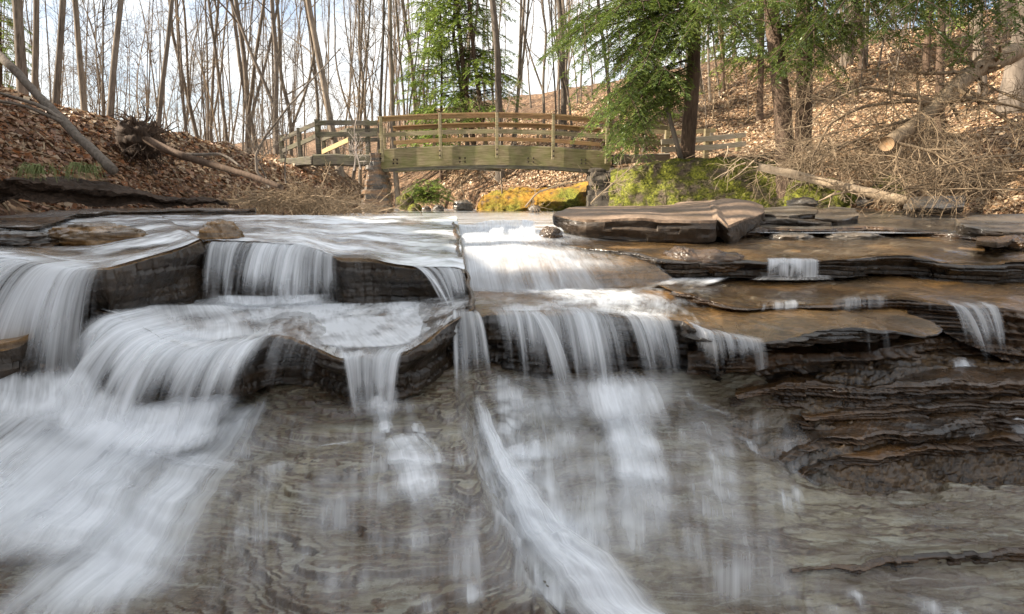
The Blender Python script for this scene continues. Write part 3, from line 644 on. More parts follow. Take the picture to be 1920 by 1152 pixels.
# ------------------------------------------------------------------ loose slabs: closed rounded blocks between a front and a back edge
def slab(front, back, thick, mat, label, seed=0, n=150, name='flat_rock', under=.06, group=None, amp=.028, cat='rock'):
    Fp = resample(PL(front), n); Bp = resample(PL(back), n); C = (Fp + Bp) / 2
    T = np.interp(np.linspace(0, 1, n), np.linspace(0, 1, len(thick)), thick) if np.ndim(thick) else np.full(n, thick)
    c = C.mean(0); org = c.copy(); org[2] = (Fp[:, 2] - T).min()
    rows = []; K = 12; H = 8
    dn = Fp - Bp; dn[:, 2] = 0; dn /= np.linalg.norm(dn, axis=1)[:, None] + 1e-9
    for i in range(K): t = i / (K - 1); rows.append(Bp * (1 - t) + Fp * t)
    for i in range(1, H + 1): t = i / H; p = Fp.copy(); p[:, 2] -= T * t; p += dn * (-under * t + .03 * math.sin(t * 3.1)) + dn * (.02 * _strata(p[:, 2] / .045, p[:, 0], seed))[:, None]; rows.append(p)
    for i in range(1, 5): t = i / 4; p = (Fp - dn * under) * (1 - t) + Bp * t; p[:, 2] -= T; rows.append(p)
    for i in range(1, H): t = 1 - i / H; p = Bp.copy(); p[:, 2] -= T * t; rows.append(p)
    V = np.stack(rows, 0)                                     # ring direction first
    s = np.linspace(-1, 1, n); e = np.clip((1 - np.abs(s)) / .02, 0, 1) ** .5
    mid = V.mean(0); V = mid[None] + (V - mid[None]) * e[None, :, None]
    for k, sd in enumerate((0, 1, 2)):
        V[..., k] += amp * (1.3 * fbm(V[..., 0] * 1.7, V[..., 1] * 1.7, V[..., 2] * 4, seed + sd * 7, 5, .5)) * (1.0 if k == 2 else 1.6)
    m = len(rows); V = np.concatenate([V, V[:1]], 0)
    v = V[:-1].reshape(-1, 3) - org
    r = np.arange(m)[:, None]; cc = np.arange(n - 1)[None, :]; r2 = (r + 1) % m
    f = np.stack([r * n + cc, r2 * n + cc, r2 * n + cc + 1, r * n + cc + 1], -1).reshape(-1, 4)
    o = mesh_np(name, v, f, mat); o.location = tuple(org); tag(o, label, cat, group, 'thing')
    o.data.materials.append(M['rock_side_dark']); mi = np.zeros((m, n - 1), np.int32); mi[K:K + H + 4] = 1; o.data.polygons.foreach_set('material_index', mi.ravel())  # front and bottom rows take the darker brown
    md = o.modifiers.new('edges', 'EDGE_SPLIT'); md.split_angle = math.radians(38)
    return o
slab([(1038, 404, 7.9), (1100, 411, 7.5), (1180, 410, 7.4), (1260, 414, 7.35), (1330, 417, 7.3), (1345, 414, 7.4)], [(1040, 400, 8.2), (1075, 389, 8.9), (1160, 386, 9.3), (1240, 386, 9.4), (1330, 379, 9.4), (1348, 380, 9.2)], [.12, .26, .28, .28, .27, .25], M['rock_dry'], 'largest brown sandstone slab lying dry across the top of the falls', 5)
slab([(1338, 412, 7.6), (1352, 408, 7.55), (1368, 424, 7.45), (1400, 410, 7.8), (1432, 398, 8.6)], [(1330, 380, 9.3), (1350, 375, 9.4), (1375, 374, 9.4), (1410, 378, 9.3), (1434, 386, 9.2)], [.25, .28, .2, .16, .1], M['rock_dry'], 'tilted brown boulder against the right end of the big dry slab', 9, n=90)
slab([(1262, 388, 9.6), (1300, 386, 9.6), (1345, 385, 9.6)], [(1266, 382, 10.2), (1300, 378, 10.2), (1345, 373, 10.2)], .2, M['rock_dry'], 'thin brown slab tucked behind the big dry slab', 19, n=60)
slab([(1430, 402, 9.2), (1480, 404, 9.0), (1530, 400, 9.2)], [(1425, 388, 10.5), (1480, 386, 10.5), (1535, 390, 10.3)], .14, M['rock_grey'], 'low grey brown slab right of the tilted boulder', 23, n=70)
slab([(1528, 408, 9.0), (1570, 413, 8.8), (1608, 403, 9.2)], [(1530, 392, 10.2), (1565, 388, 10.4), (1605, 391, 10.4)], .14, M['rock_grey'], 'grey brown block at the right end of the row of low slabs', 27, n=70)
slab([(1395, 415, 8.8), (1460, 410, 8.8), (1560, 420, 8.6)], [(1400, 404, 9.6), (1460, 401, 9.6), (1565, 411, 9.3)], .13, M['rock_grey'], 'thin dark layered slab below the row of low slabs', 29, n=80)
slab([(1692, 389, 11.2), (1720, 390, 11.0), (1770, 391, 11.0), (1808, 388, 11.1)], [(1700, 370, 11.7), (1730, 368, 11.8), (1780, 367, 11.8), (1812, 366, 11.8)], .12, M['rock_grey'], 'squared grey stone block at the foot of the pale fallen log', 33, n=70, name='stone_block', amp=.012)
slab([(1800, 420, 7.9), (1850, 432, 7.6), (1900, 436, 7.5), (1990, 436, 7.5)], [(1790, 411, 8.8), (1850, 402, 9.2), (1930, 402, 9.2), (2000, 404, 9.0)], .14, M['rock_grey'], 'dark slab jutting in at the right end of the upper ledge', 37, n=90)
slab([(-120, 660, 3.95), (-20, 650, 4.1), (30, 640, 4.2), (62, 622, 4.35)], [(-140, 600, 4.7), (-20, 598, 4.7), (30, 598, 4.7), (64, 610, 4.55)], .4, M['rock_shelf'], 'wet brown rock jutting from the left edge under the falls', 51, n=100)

for i, (fr, bk, th, lab) in enumerate([([(1620, 402), (1660, 405), (1700, 401)], [(1622, 396), (1660, 394), (1698, 396)], .05, 'thin flake of rock left of the squared stone block on the wet flats'), ([(1720, 410), (1760, 413), (1800, 409)], [(1722, 403), (1762, 401), (1798, 404)], .05, 'thin dark flake in front of the squared stone block'),
        ([(1650, 420), (1700, 424), (1760, 419)], [(1655, 413), (1700, 410), (1758, 413)], .06, 'broad flat flake in the middle of the upper wet flats'), ([(1560, 397), (1600, 399), (1640, 396)], [(1562, 392), (1600, 390), (1640, 392)], .05, 'low flake just right of the row of low slabs'),
        ([(1450, 433), (1490, 436), (1530, 432)], [(1452, 426), (1490, 424), (1532, 426)], .05, 'small flake left of the rippled water on the second tier'), ([(1780, 396), (1830, 399), (1880, 395)], [(1782, 390), (1830, 388), (1880, 390)], .05, 'far flake right of the squared stone block'), ([(1830, 450), (1870, 455), (1900, 449)], [(1832, 443), (1868, 441), (1900, 443)], .05, 'low flake under the jutting dark slab')]):
    yy = lambda p, o: [(x, y, (13.5 - (y - 390) * .115) + o) for x, y in p]
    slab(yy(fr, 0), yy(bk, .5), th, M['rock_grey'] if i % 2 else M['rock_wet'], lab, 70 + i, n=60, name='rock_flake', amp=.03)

# ------------------------------------------------------------------ water
WS = [100]
def sheet(name, V, mat, dens, cu=None, flip=False):
    """V: rows along the flow x columns across"""
    m, n = V.shape[:2]
    du = np.r_[0, np.cumsum(np.linalg.norm(np.diff(V[m // 2], axis=0), axis=1))]; dv = np.r_[0, np.cumsum(np.linalg.norm(np.diff(V[:, n // 2], axis=0), axis=1))]
    WS[0] += 1; o0 = (WS[0] * 3.71) % 50
    uv = np.stack([np.broadcast_to(du[None, :] + o0, (m, n)), np.broadcast_to(dv[:, None] + o0, (m, n))], -1)
    o = mesh_np(name, V.reshape(-1, 3), grid_faces(m, n)[:, ::-1], mat, uv=uv.reshape(-1, 2), attrs={'dens': np.clip(dens, 0, 1).ravel()})
    tag(o, kind='structure'); return o
def edge_fade(n, w=.12, w2=None):
    s = np.linspace(0, 1, n); return sstep(0, w, s) * sstep(0, w2 or w, 1 - s)
def fall(top, bot, back=.25, dens=.8, mat='fall', n=120, m=60, run=.06, seed=0, fade_end=.45, ragged=.35, ew=.13, layers=2, out=0.0, end=.0):
    """curtain thrown from the lip (top) to the foot (bot)"""
    for ly in range(layers):
        A = resample(PL(top), n); B = resample(PL(bot), n); sd = seed + ly * 31
        dirn = B - A; dirn[:, 2] = 0; L = np.linalg.norm(dirn, axis=1)[:, None]; up = -dirn / (L + 1e-6)
        up = np.where(L < .05, np.array([0, 1., 0]), up)
        u = np.linspace(0, 1, n); S = np.r_[0, np.cumsum(np.linalg.norm(np.diff(A, axis=0), axis=1))]
        # every strand leaves the lip a little higher or lower and is thrown a little further or less
        strand = fbm(S * 9, 0, 0, sd, 4, .6); thr = 1 + .35 * fbm(S * 3.5, 0, 0, sd + 3, 3) + .16 * strand
        rows = []; dn = []
        kb = 10
        for i in range(kb):
            t = 1 - i / kb; p = A + up * back * t * 1.0; p[:, 2] = A[:, 2] + .012 + .010 * strand + .05 * back * t + .012 * (1 - t) ; rows.append(p)
            dn.append(np.full(n, sstep(0, .9, i / kb) * (.85)))
        ln = 1 + ragged * fbm(S * 5, 0, 0, sd + 7, 3)
        for i in range(m):
            t = i / (m - 1)
            h = t * thr
            p = A + (B - A) * h[:, None]; z = A[:, 2] + .022 + .010 * strand - (A[:, 2] - B[:, 2] + .02) * (t ** 1.9) * 1.0 - .0
            p[:, 2] = z; p[:, 1] -= out * math.sin(t * math.pi) + .02 * ly + .01; rows.append(p)
            tt = t * ln
            d = np.where(tt > 1 - fade_end, 1 - (1 - end) * sstep(1 - fade_end, 1.02, tt), 1.0) * (1 - .15 * t)
            dn.append(d)
        D = np.stack(dn, 0) * edge_fade(n, ew)[None] * dens
        D = D * (.78 + .5 * fbm(S * 4, 0, 0, sd + 5, 3)[None] + .28 * strand[None])
        sheet('waterfall', np.stack(rows, 0), M[mat], D)
def drape(center, widths, dens=.6, mat='veil', n=60, m=180, lift=.02, seed=0, fin=.12, fout=.25, layers=1, wob=.03, lump=.0, thick=.0):
    """ribbon of water running down over the creek bed; center = pixel/depth points"""
    C0 = []
    for (px, py) in center:
        r = ray(px, py); lo, hi = .8, 8.0                 # where that line of sight meets the bed
        ts = np.linspace(1.2, 7.5, 900) / r[1]; pts = r[None] * ts[:, None]
        hgt = pts[:, 2] - bed_base(pts[:, 0], pts[:, 1]); k = np.argmax(hgt < 0) if np.any(hgt < 0) else len(ts) - 1
        C0.append(pts[k])
    for ly in range(layers):
        C = resample(np.array(C0)[:, :2], m); W = np.interp(np.linspace(0, 1, m), np.linspace(0, 1, len(widths)), widths)
        T = np.gradient(C, axis=0); T /= np.linalg.norm(T, axis=1)[:, None] + 1e-9; k = np.ones(9) / 9
        T = np.stack([np.convolve(np.pad(T[:, i], 4, 'edge'), k, 'valid') for i in (0, 1)], 1); N = np.stack([-T[:, 1], T[:, 0]], 1)
        s = np.linspace(-1, 1, n); sd = seed + ly * 13
        d = np.r_[0, np.cumsum(np.linalg.norm(np.diff(C, axis=0), axis=1))]
        X = C[:, None, 0] + N[:, None, 0] * s[None] * W[:, None] / 2; Y = C[:, None, 1] + N[:, None, 1] * s[None] * W[:, None] / 2
        X = X + wob * fbm(d[:, None] * 1.5, s[None] * 2, 0, sd, 3); Y = np.maximum(Y, 1.3)
        ZB = bed(X, Y); kk = np.ones(5) / 5
        ZB = np.stack([np.convolve(np.pad(ZB[:, i_], 2, 'edge'), kk, 'valid') for i_ in range(n)], 1); stp = np.abs(np.gradient(ZB, axis=0)) / (d[1] - d[0] + 1e-6); stp = sstep(.15, .9, stp)
        stp = np.stack([np.convolve(np.pad(stp[:, i_], (7, 1), 'edge'), np.ones(9) / 9, 'valid') for i_ in range(n)], 1)
        Z = ZB + lift + .02 * ly + thick * (1 - s[None] ** 2) + .010 * fbm(X * 3, Y * 3, 0, sd + 2, 3)
        q = np.linspace(0, 1, m)
        D = dens * (sstep(0, fin, q) * sstep(0, fout, 1 - q))[:, None] * ((1 - s ** 2) ** 1.4)[None]
        D = D * (.85 + .6 * fbm(d[:, None] * 1.2, s[None] * 1.6, 0, sd + 4, 3))
        if mat == 'veil': D = D * (.85 + .9 * stp)
        if lump: D = D * (1 - lump + lump * 2 * sstep(-.25, .45, fbm(s[None] * W[:, None] * 5, d[:, None] * 2.2, 0, sd + 6, 3)))
        sheet('cascade', np.stack([X, Y, Z], -1), M[mat], D)
# upper pool, level water up to the bridge and beyond
px_ = np.linspace(-12, 6.2, 240); 
def pool_z(x, y): return np.interp(y, [4, 9, 20, 60], [-.462, -.462, -.452, -.44]) + .012 * fbm(x * .9, y * 1.6, 0, 5, 4) * sstep(30, 6, y)
V = []
top = PL([(-300, 405, 8.4), (0, 404, 8.8), (300, 405, 9.0), (860, 406, 9.0), (1035, 404, 9.0)]); A_ = resample(top, 260)
for Y in np.geomspace(8.0, 45, 90):
    X = np.linspace(-9.5, 8.8, 260) * np.interp(Y, [8, 20, 26, 45], [1, .8, .75, 3]); X = X - np.interp(Y, [8, 24, 45], [0, 1, 26]); V.append(np.stack([X, np.full(260, Y), pool_z(X, np.full(260, Y))], 1))
V = np.stack(V[::-1], 0); sheet('water', V, M['pool'], np.full(V.shape[:2], .8) + .2 * fbm(V[..., 0] * .8, V[..., 1] * .8, 0, 77, 3))
# water sliding over the upper left shelf to the lip
def film(lip, back, mat, dens, n=200, m=90, lift=.012, seed=0, amp=.012, pull=0.0):
    L = resample(PL(lip), n); B = resample(PL(back), n); rows = []
    for i in range(m):
        t = 1 - (i / (m - 1)); t = t ** 1.6; rows.append(L * (1 - t) + B * t)
    V = np.stack(rows, 0); V[..., 2] += lift + amp * (1 + 1.5 * (V[..., 1] > 5.6)) * fbm(V[..., 0] * 1.8, V[..., 1] * 1.8, 0, seed, 4) + .004 * fbm(V[..., 0] * 9, V[..., 1] * 5, 0, seed + 3, 3)
    D = dens * edge_fade(n, .004)[None] * np.ones((m, 1)) + .6 * fbm(V[..., 0] * 1.3, V[..., 1] * 1.3, 0, seed + 5, 4)
    sheet('water', V, M[mat], np.clip(D, .05, 1)); return V
film(LIP1[:12], [(-300, 402, 8.6), (0, 404, 9.2), (150, 405, 9.2), (300, 406, 9.2)], 'pool', .50, seed=3, lift=.02)
film(LIP1[11:], [(300, 406, 9.2), (500, 407, 9.2), (700, 408, 9.2), (858, 410, 9.0)], 'pool', .56, seed=4, lift=.026)
film(LIP2, BACK2, 'film', .72, seed=5, lift=.016)
film(LIP3[:9], BACK3[:4], 'film', .42, seed=6, lift=.016)
film(LIP3[8:15], [(1340, 556, 5.3), (1450, 562, 5.2), (1600, 566, 5.1), (1700, 572, 5.0)], 'film_amber', .16, seed=7)
film(LIP4, BACK4, 'film_amber', .26, seed=8, lift=.014)
film(LIP5, BACK5, 'film_amber', .26, seed=9, lift=.014)
film(LIP6, BACK6, 'film_amber', .22, seed=10, lift=.012)
V = loft('x', HUMP[:5], 200, 120, None, seed=41, amp=.03, z_off=.014)
s_ = np.linspace(0, 1, 200)[None, :]; t_ = np.linspace(0, 1, 120)[:, None]
sheet('water', V, M['foam'], np.clip(1.0 * sstep(1.0, .35, s_) * (1.0 - .35 * t_) * sstep(0, .04, s_) + .35 * fbm(V[..., 0] * 1.3, V[..., 1] * 1.3, 0, 9, 3), 0, 1))
sheet('water', V + np.array([0, 0, .012]), M['veil'], np.clip(.75 * sstep(.9, .1, s_) * sstep(0, .04, s_) * (1 - .3 * t_) + .3 * fbm(V[..., 0] * 2, V[..., 1] * 2, 0, 19, 3), 0, 1))
sheet('water', V + np.array([0, 0, .008]), M['film_amber'], np.full(V.shape[:2], .25))
def patch(lines, mat, d0, seed=0, ex=.12, ey=.15, n=160, m=90, lift=.03, var=.6, sc=1.5):
    V = loft('x', lines, n, m, None, seed=seed, amp=.012, z_off=lift)
    D = d0 * edge_fade(n, ex)[None] * edge_fade(m, ey)[:, None]; D = D * (1 + var * fbm(V[..., 0] * sc, V[..., 1] * sc, 0, seed, 4) * 1.6)
    sheet('cascade', V, M[mat], D)
# white water churned below the upper falls and running over the lower shelf
patch([[(360, 556, 6.0), (500, 558, 6.0), (640, 560, 5.9)], [(330, 580, 5.3), (480, 590, 5.2), (660, 585, 5.3)], [(300, 610, 4.75), (460, 615, 4.6), (700, 612, 4.7)]], 'foam', .85, 3, lift=.03, ex=.25, ey=.25)
patch([[(420, 575, 5.4), (600, 572, 5.5), (830, 568, 5.4)], [(430, 610, 4.7), (640, 610, 4.7), (840, 590, 4.9)], [(470, 632, 4.15), (640, 664, 3.9), (770, 655, 3.95), (850, 600, 4.5)]], 'foam', .70, 4, lift=.03, ex=.2, ey=.1, var=1.3, sc=2.2)
patch([[(220, 580, 5.0), (330, 575, 5.2), (450, 575, 5.3)], [(240, 600, 4.6), (350, 620, 4.5), (500, 605, 4.7)], [(255, 614, 4.35), (300, 638, 4.14), (400, 654, 4.0), (520, 634, 4.1)]], 'veil', .62, 5, lift=.035, ex=.22, ey=.12)
patch([[(900, 548, 5.6), (1050, 546, 5.6), (1250, 545, 5.5)], [(900, 568, 5.0), (1080, 566, 5.0), (1300, 568, 5.0)], [(905, 592, 4.52), (1080, 590, 4.52), (1290, 606, 4.4)]], 'foam', .55, 6, lift=.028, ex=.22, ey=.06, var=1.5, sc=2)
patch([[(1180, 545, 5.7), (1260, 530, 5.8), (1380, 528, 5.9)], [(1150, 560, 5.3), (1260, 548, 5.3), (1340, 545, 5.4)], [(1180, 575, 5.0), (1260, 565, 5.0), (1330, 560, 5.0)]], 'foam', .70, 7, lift=.05, var=.9)
patch([[(1420, 520, 5.8), (1480, 520, 5.8), (1560, 521, 5.8)], [(1400, 530, 5.6), (1480, 532, 5.6), (1570, 530, 5.6)]], 'foam', .5, 8, lift=.03)
# mist where the falls land
for (pts, d_, sd) in [([[(-60, 690, 4.3), (60, 700, 4.25), (200, 680, 4.4)], [(-80, 740, 4.1), (60, 760, 4.0), (220, 730, 4.1)], [(-120, 800, 3.8), (60, 830, 3.7), (230, 790, 3.8)]], .8, 11),
        ([[(120, 700, 4.1), (300, 760, 3.8), (480, 740, 3.9)], [(100, 760, 3.9), (280, 820, 3.6), (460, 800, 3.65)], [(60, 830, 3.6), (260, 890, 3.3), (440, 860, 3.4)]], .9, 12),
        ([[(640, 740, 3.75), (700, 750, 3.7), (760, 740, 3.8)], [(650, 775, 3.6), (705, 785, 3.55), (760, 770, 3.6)], [(655, 810, 3.45), (710, 815, 3.4), (760, 800, 3.5)]], .28, 13),
        ([[(850, 700, 4.1), (1050, 710, 4.1), (1300, 700, 4.1)], [(860, 745, 3.9), (1050, 755, 3.9), (1330, 740, 3.9)], [(880, 800, 3.65), (1060, 810, 3.65), (1340, 790, 3.7)]], .30, 14),
        ([[(1080, 705, 4.1), (1150, 705, 4.1), (1230, 710, 4.1)], [(1070, 750, 3.9), (1160, 755, 3.88), (1260, 750, 3.9)], [(1090, 830, 3.5), (1190, 840, 3.5), (1290, 830, 3.5)]], .62, 16),
        ([[(380, 565, 5.5), (500, 568, 5.5), (640, 562, 5.5)], [(390, 590, 5.25), (510, 595, 5.2), (640, 585, 5.3)]], .8, 15)]:
    for ly in range(2): patch(pts, 'foam', d_, sd + ly * 7, ex=.25, ey=.35, lift=.04 + .05 * ly, var=.5)
# falls ------------------------------------------------
fall([(-200, 480, 4.4), (-60, 486, 4.5), (0, 489, 4.6), (90, 500, 4.6), (150, 509, 4.58), (215, 505, 4.66)], [(-420, 720, 4.15), (-200, 730, 4.1), (-90, 735, 4.1), (30, 740, 4.15), (90, 735, 4.2), (190, 700, 4.4)], dens=.86, seed=1, fade_end=.55, back=.35, layers=2, n=200, end=.0, ragged=.5)
fall([(60, 498, 4.62), (120, 505, 4.6), (205, 507, 4.63)], [(-10, 690, 4.3), (60, 700, 4.25), (175, 690, 4.45)], dens=.6, seed=11, layers=1)
fall([(380, 458, 5.79), (440, 458, 5.8), (520, 462, 5.75), (575, 466, 5.7), (612, 480, 5.58), (640, 491, 5.5)], [(372, 570, 5.45), (430, 585, 5.3), (515, 590, 5.25), (570, 585, 5.3), (620, 572, 5.4), (645, 560, 5.42)], dens=.84, seed=21, fade_end=.4, layers=2, n=180, end=.1, back=.3)
fall([(470, 459, 5.78), (505, 461, 5.76), (545, 463, 5.73)], [(465, 600, 5.2), (505, 610, 5.15), (555, 600, 5.2)], dens=.7, seed=27, layers=1)
fall([(662, 491, 5.5), (676, 492, 5.5)], [(670, 540, 5.4), (690, 548, 5.4)], dens=.4, seed=29, layers=1, n=20)
fall([(770, 503, 5.38), (800, 506, 5.34), (850, 507, 5.3), (872, 512, 5.28)], [(830, 575, 4.9), (845, 582, 4.85), (868, 585, 4.8), (884, 585, 4.8)], dens=.85, seed=31, fade_end=.3, n=90, end=.3)
# lower left shelf over to the big white run
fall([(200, 588, 4.6), (250, 610, 4.35), (300, 640, 4.12), (360, 656, 4.0), (440, 652, 3.97), (505, 634, 4.1), (530, 634, 4.07)], [(90, 690, 4.2), (130, 730, 4.0), (180, 780, 3.8), (250, 820, 3.6), (350, 830, 3.5), (430, 800, 3.6), (480, 770, 3.75)], dens=.88, mat='fall_dense', seed=41, fade_end=.6, layers=3, n=200, end=.0, back=.5, ragged=.9)
fall([(505, 634, 4.1), (560, 642, 4.02), (610, 664, 3.87)], [(470, 740, 3.85), (540, 750, 3.8), (590, 740, 3.75)], dens=.42, seed=46, layers=1, ragged=.6)
fall([(638, 677, 3.8), (700, 671, 3.8), (764, 664, 3.85)], [(655, 770, 3.68), (705, 780, 3.62), (745, 765, 3.7)], dens=.85, seed=51, fade_end=.35, layers=3, n=90, end=.2, back=.3)
# white fall down the joint and the wide right-hand curtain
fall([(846, 592, 4.5), (866, 590, 4.47), (888, 590, 4.5), (905, 598, 4.48)], [(850, 745, 4.0), (872, 752, 3.98), (900, 752, 4.0), (925, 740, 4.05)], dens=.82, seed=61, fade_end=.35, layers=2, n=60, end=.3)
fall([(905, 595, 4.5), (960, 591, 4.5), (1040, 593, 4.5), (1100, 591, 4.5), (1180, 598, 4.45), (1285, 604, 4.4)], [(925, 690, 4.15), (1010, 730, 4.0), (1095, 740, 3.98), (1175, 735, 4.0), (1240, 720, 4.08), (1300, 690, 4.2)], dens=.84, seed=71, fade_end=.6, layers=2, n=240, back=.35, ragged=.55)
fall([(990, 592, 4.5), (1020, 593, 4.5)], [(1035, 760, 3.9), (1075, 765, 3.9)], dens=.8, seed=76, layers=1, n=40)
fall([(1286, 608, 4.35), (1320, 622, 4.18), (1380, 636, 4.06), (1440, 643, 4.0)], [(1300, 690, 4.15), (1345, 705, 4.0), (1400, 700, 3.95), (1450, 690, 3.93)], dens=.72, seed=81, fade_end=.5, layers=2, n=110, ragged=.6)
fall([(1545, 618, 4.1), (1585, 616, 4.12)], [(1550, 665, 4.02), (1590, 668, 4.02)], dens=.22, seed=84, layers=1, n=30)
fall([(1615, 617, 4.11), (1660, 620, 4.1)], [(1620, 690, 4.0), (1670, 690, 4.0)], dens=.26, seed=85, layers=1, n=30)
# small falls between the right-hand tiers
fall([(1432, 491, 5.86), (1480, 491, 5.85), (1538, 491, 5.85)], [(1430, 518, 5.76), (1480, 519, 5.75), (1538, 519, 5.75)], dens=.74, seed=91, layers=2, n=70, fade_end=.5, end=.2, ew=.10, ragged=.9)
fall([(1425, 578, 4.7), (1460, 575, 4.73), (1500, 573, 4.75)], [(1420, 594, 4.6), (1460, 592, 4.62), (1500, 590, 4.65)], dens=.6, seed=94, layers=1, n=40, ew=.1)
fall([(1555, 571, 4.75), (1600, 566, 4.77), (1664, 562, 4.8)], [(1555, 590, 4.66), (1600, 592, 4.66), (1664, 592, 4.66)], dens=.5, seed=95, layers=1, n=50, ew=.05)
fall([(1735, 568, 4.74), (1750, 570, 4.72)], [(1738, 600, 4.6), (1752, 602, 4.6)], dens=.35, seed=96, layers=1, n=20)
fall([(1768, 574, 4.71), (1820, 579, 4.65), (1868, 577, 4.65)], [(1815, 680, 4.25), (1860, 690, 4.2), (1885, 675, 4.25)], dens=.62, seed=97, layers=2, n=80, fade_end=.35, back=.3)
fall([(1036, 505, 5.8), (1062, 505, 5.8)], [(1048, 545, 5.6), (1078, 545, 5.6)], dens=.75, seed=98, layers=1, n=30, ew=.15)
fall([(1042, 430, 7.6), (1052, 430, 7.6)], [(1046, 458, 7.3), (1066, 458, 7.3)], dens=.6, seed=99, layers=1, n=20, ew=.2)
fall([(876, 425, 8.2), (920, 417, 8.4), (980, 416, 8.4), (1014, 420, 8.2)], [(880, 446, 7.6), (925, 446, 7.5), (980, 448, 7.4), (1014, 448, 7.4)], dens=.8, seed=100, mat='fall_dense', layers=2, n=60, fade_end=.2, end=.3, ew=.15)
# long runs over the sloping shale
drape([(420, 740), (330, 800), (220, 880), (80, 1000), (-80, 1120)], [.6, 1.0, 1.35, 1.5, 1.5], .98, 'fan', seed=1, layers=3, fin=.08, fout=.3, lift=.04, thick=.06)
drape([(240, 740), (150, 800), (20, 900), (-150, 1000)], [.6, 1.0, 1.3, 1.4], .95, 'fan', seed=5, layers=2, lift=.04, thick=.05, fout=.2)
drape([(90, 720), (20, 790), (-100, 860)], [.7, .8, .8], .75, 'foam', seed=6, layers=2, lift=.05, thick=.05)
drape([(480, 740), (400, 860), (290, 980), (150, 1130), (80, 1250)], [.35, .7, .9, 1.0, 1.0], .72, 'fan', seed=7, layers=2, lift=.03)
drape([(300, 860), (240, 980), (160, 1120), (120, 1200)], [.8, 1.1, 1.2, 1.2], .62, 'fan', seed=8, lift=.03)
drape([(260, 860), (400, 885), (470, 895)], [.25, .22, .1], .6, 'foam', seed=9, lift=.05)
drape([(890, 720), (905, 790), (935, 870), (985, 965), (1050, 1060), (1130, 1150), (1230, 1240)], [.14, .16, .19, .23, .28, .34, .40], .92, 'chute', seed=10, layers=3, fin=.32, fout=.02, lift=.03, thick=.045, wob=.01, n=70, m=260)
drape([(880, 720), (890, 830), (930, 930), (1000, 1050), (1080, 1160)], [.3, .3, .35, .4, .4], .45, 'veil', seed=12, lift=.025)
drape([(1150, 735), (1180, 830), (1210, 920), (1220, 1020), (1230, 1120)], [.46, .42, .46, .5, .55], .95, 'veil', seed=14, layers=3, fin=.05, fout=.5, lift=.035, thick=.03)
drape([(1120, 735), (1190, 745)], [.20, .20], .5, 'foam', seed=15, layers=1, lift=.06)
drape([(1030, 740), (1060, 850), (1100, 960), (1120, 1080), (1140, 1180)], [.9, 1.0, 1.1, 1.1, 1.1], .40, 'veil', seed=16, layers=2, lift=.03, fin=.05)
drape([(1300, 740), (1340, 850), (1360, 980), (1370, 1100)], [.5, .5, .5, .4], .36, 'veil', seed=17, layers=1, lift=.03)
drape([(960, 700), (960, 830), (1010, 960)], [.4, .4, .35], .5, 'veil', seed=18, lift=.03)
drape([(1280, 735), (1340, 760), (1400, 775)], [.25, .25, .15], .45, 'foam', seed=19, lift=.05, lump=.6)
for i, (cx, w, d0) in enumerate([(480, 1.0, .30), (590, 1.1, .32), (720, 1.1, .34), (850, 1.0, .24), (1020, 1.1, .45), (1150, 1.1, .50), (1280, 1.1, .42), (1420, 1.0, .25)]):
    drape([(cx, 740), (cx * 1.02 - 20, 860), (cx * 1.04 - 40, 1000), (cx * 1.05 - 50, 1180)], [w * .8, w, w, w], d0, 'veil', seed=300 + i, layers=1, fin=.12, fout=.15, lift=.03, lump=.35)
drape([(745, 830), (775, 890), (800, 980), (815, 1050)], [.36, .40, .36, .3], .9, 'veil', seed=20, layers=2, fin=.05, fout=.6, lift=.035, thick=.02)
drape([(700, 755), (715, 790), (720, 830)], [.14, .18, .1], .8, 'veil', seed=21, layers=2, lift=.05)
drape([(770, 800), (800, 840), (830, 900)], [.12, .14, .1], .6, 'veil', seed=22, lift=.04)
drape([(560, 830), (600, 840), (680, 830)], [.05, .07, .07], .55, 'foam', seed=23, lift=.03, lump=.6)
patch([[(-150, 760, 4.0), (150, 770, 3.8), (450, 800, 3.6)], [(-420, 900, 3.1), (-80, 920, 3.1), (330, 920, 3.1)], [(-800, 1150, 2.3), (-350, 1150, 2.3), (120, 1150, 2.3)]], 'fan', .45, 71, ex=.3, ey=.2, lift=.07)
for i, (cx, cy, w, l, dd) in enumerate([(700, 905, .22, 60, .5), (640, 920, .2, 40, .4), (450, 975, .12, 30, .4), (790, 985, .25, 60, .42), (650, 1050, .3, 70, .4), (880, 1080, .18, 60, .45), (780, 1110, .25, 50, .42), (620, 1150, .3, 50, .4), (690, 850, .12, 60, .5), (520, 860, .3, 40, .45),
        (600, 900, .3, 30, .35), (1110, 905, .2, 30, .45), (1090, 925, .08, 20, .5), (1110, 985, .25, 40, .4), (1470, 925, .14, 40, .62), (1490, 915, .1, 45, .6), (1600, 1110, .14, 40, .6), (1570, 1140, .3, 30, .3), (1780, 1130, .45, 50, .55), (1840, 770, .2, 20, .3), (880, 990, .12, 40, .5), (860, 850, .08, 40, .5), (1410, 800, .12, 30, .4), (1360, 870, .15, 40, .35), (1480, 1100, .5, 60, .25), (1250, 1090, .5, 60, .3)]):
    drape([(cx, cy), (cx + 6, cy + l), (cx + 14, cy + l * 2)], [w, w * 1.1, w * .8], dd * 1.0, 'veil', n=30, m=40, seed=200 + i, fin=.25, fout=.8, lift=.022, lump=.4)
drape([(1800, 650), (1840, 690), (1900, 740), (1990, 790)], [.2, .24, .3, .36], .55, 'veil', seed=30, layers=2, lift=.05, lump=.3)
drape([(1500, 1090), (1700, 1110), (1950, 1130)], [.3, .4, .4], .35, 'veil', seed=31, layers=1, lift=.03)
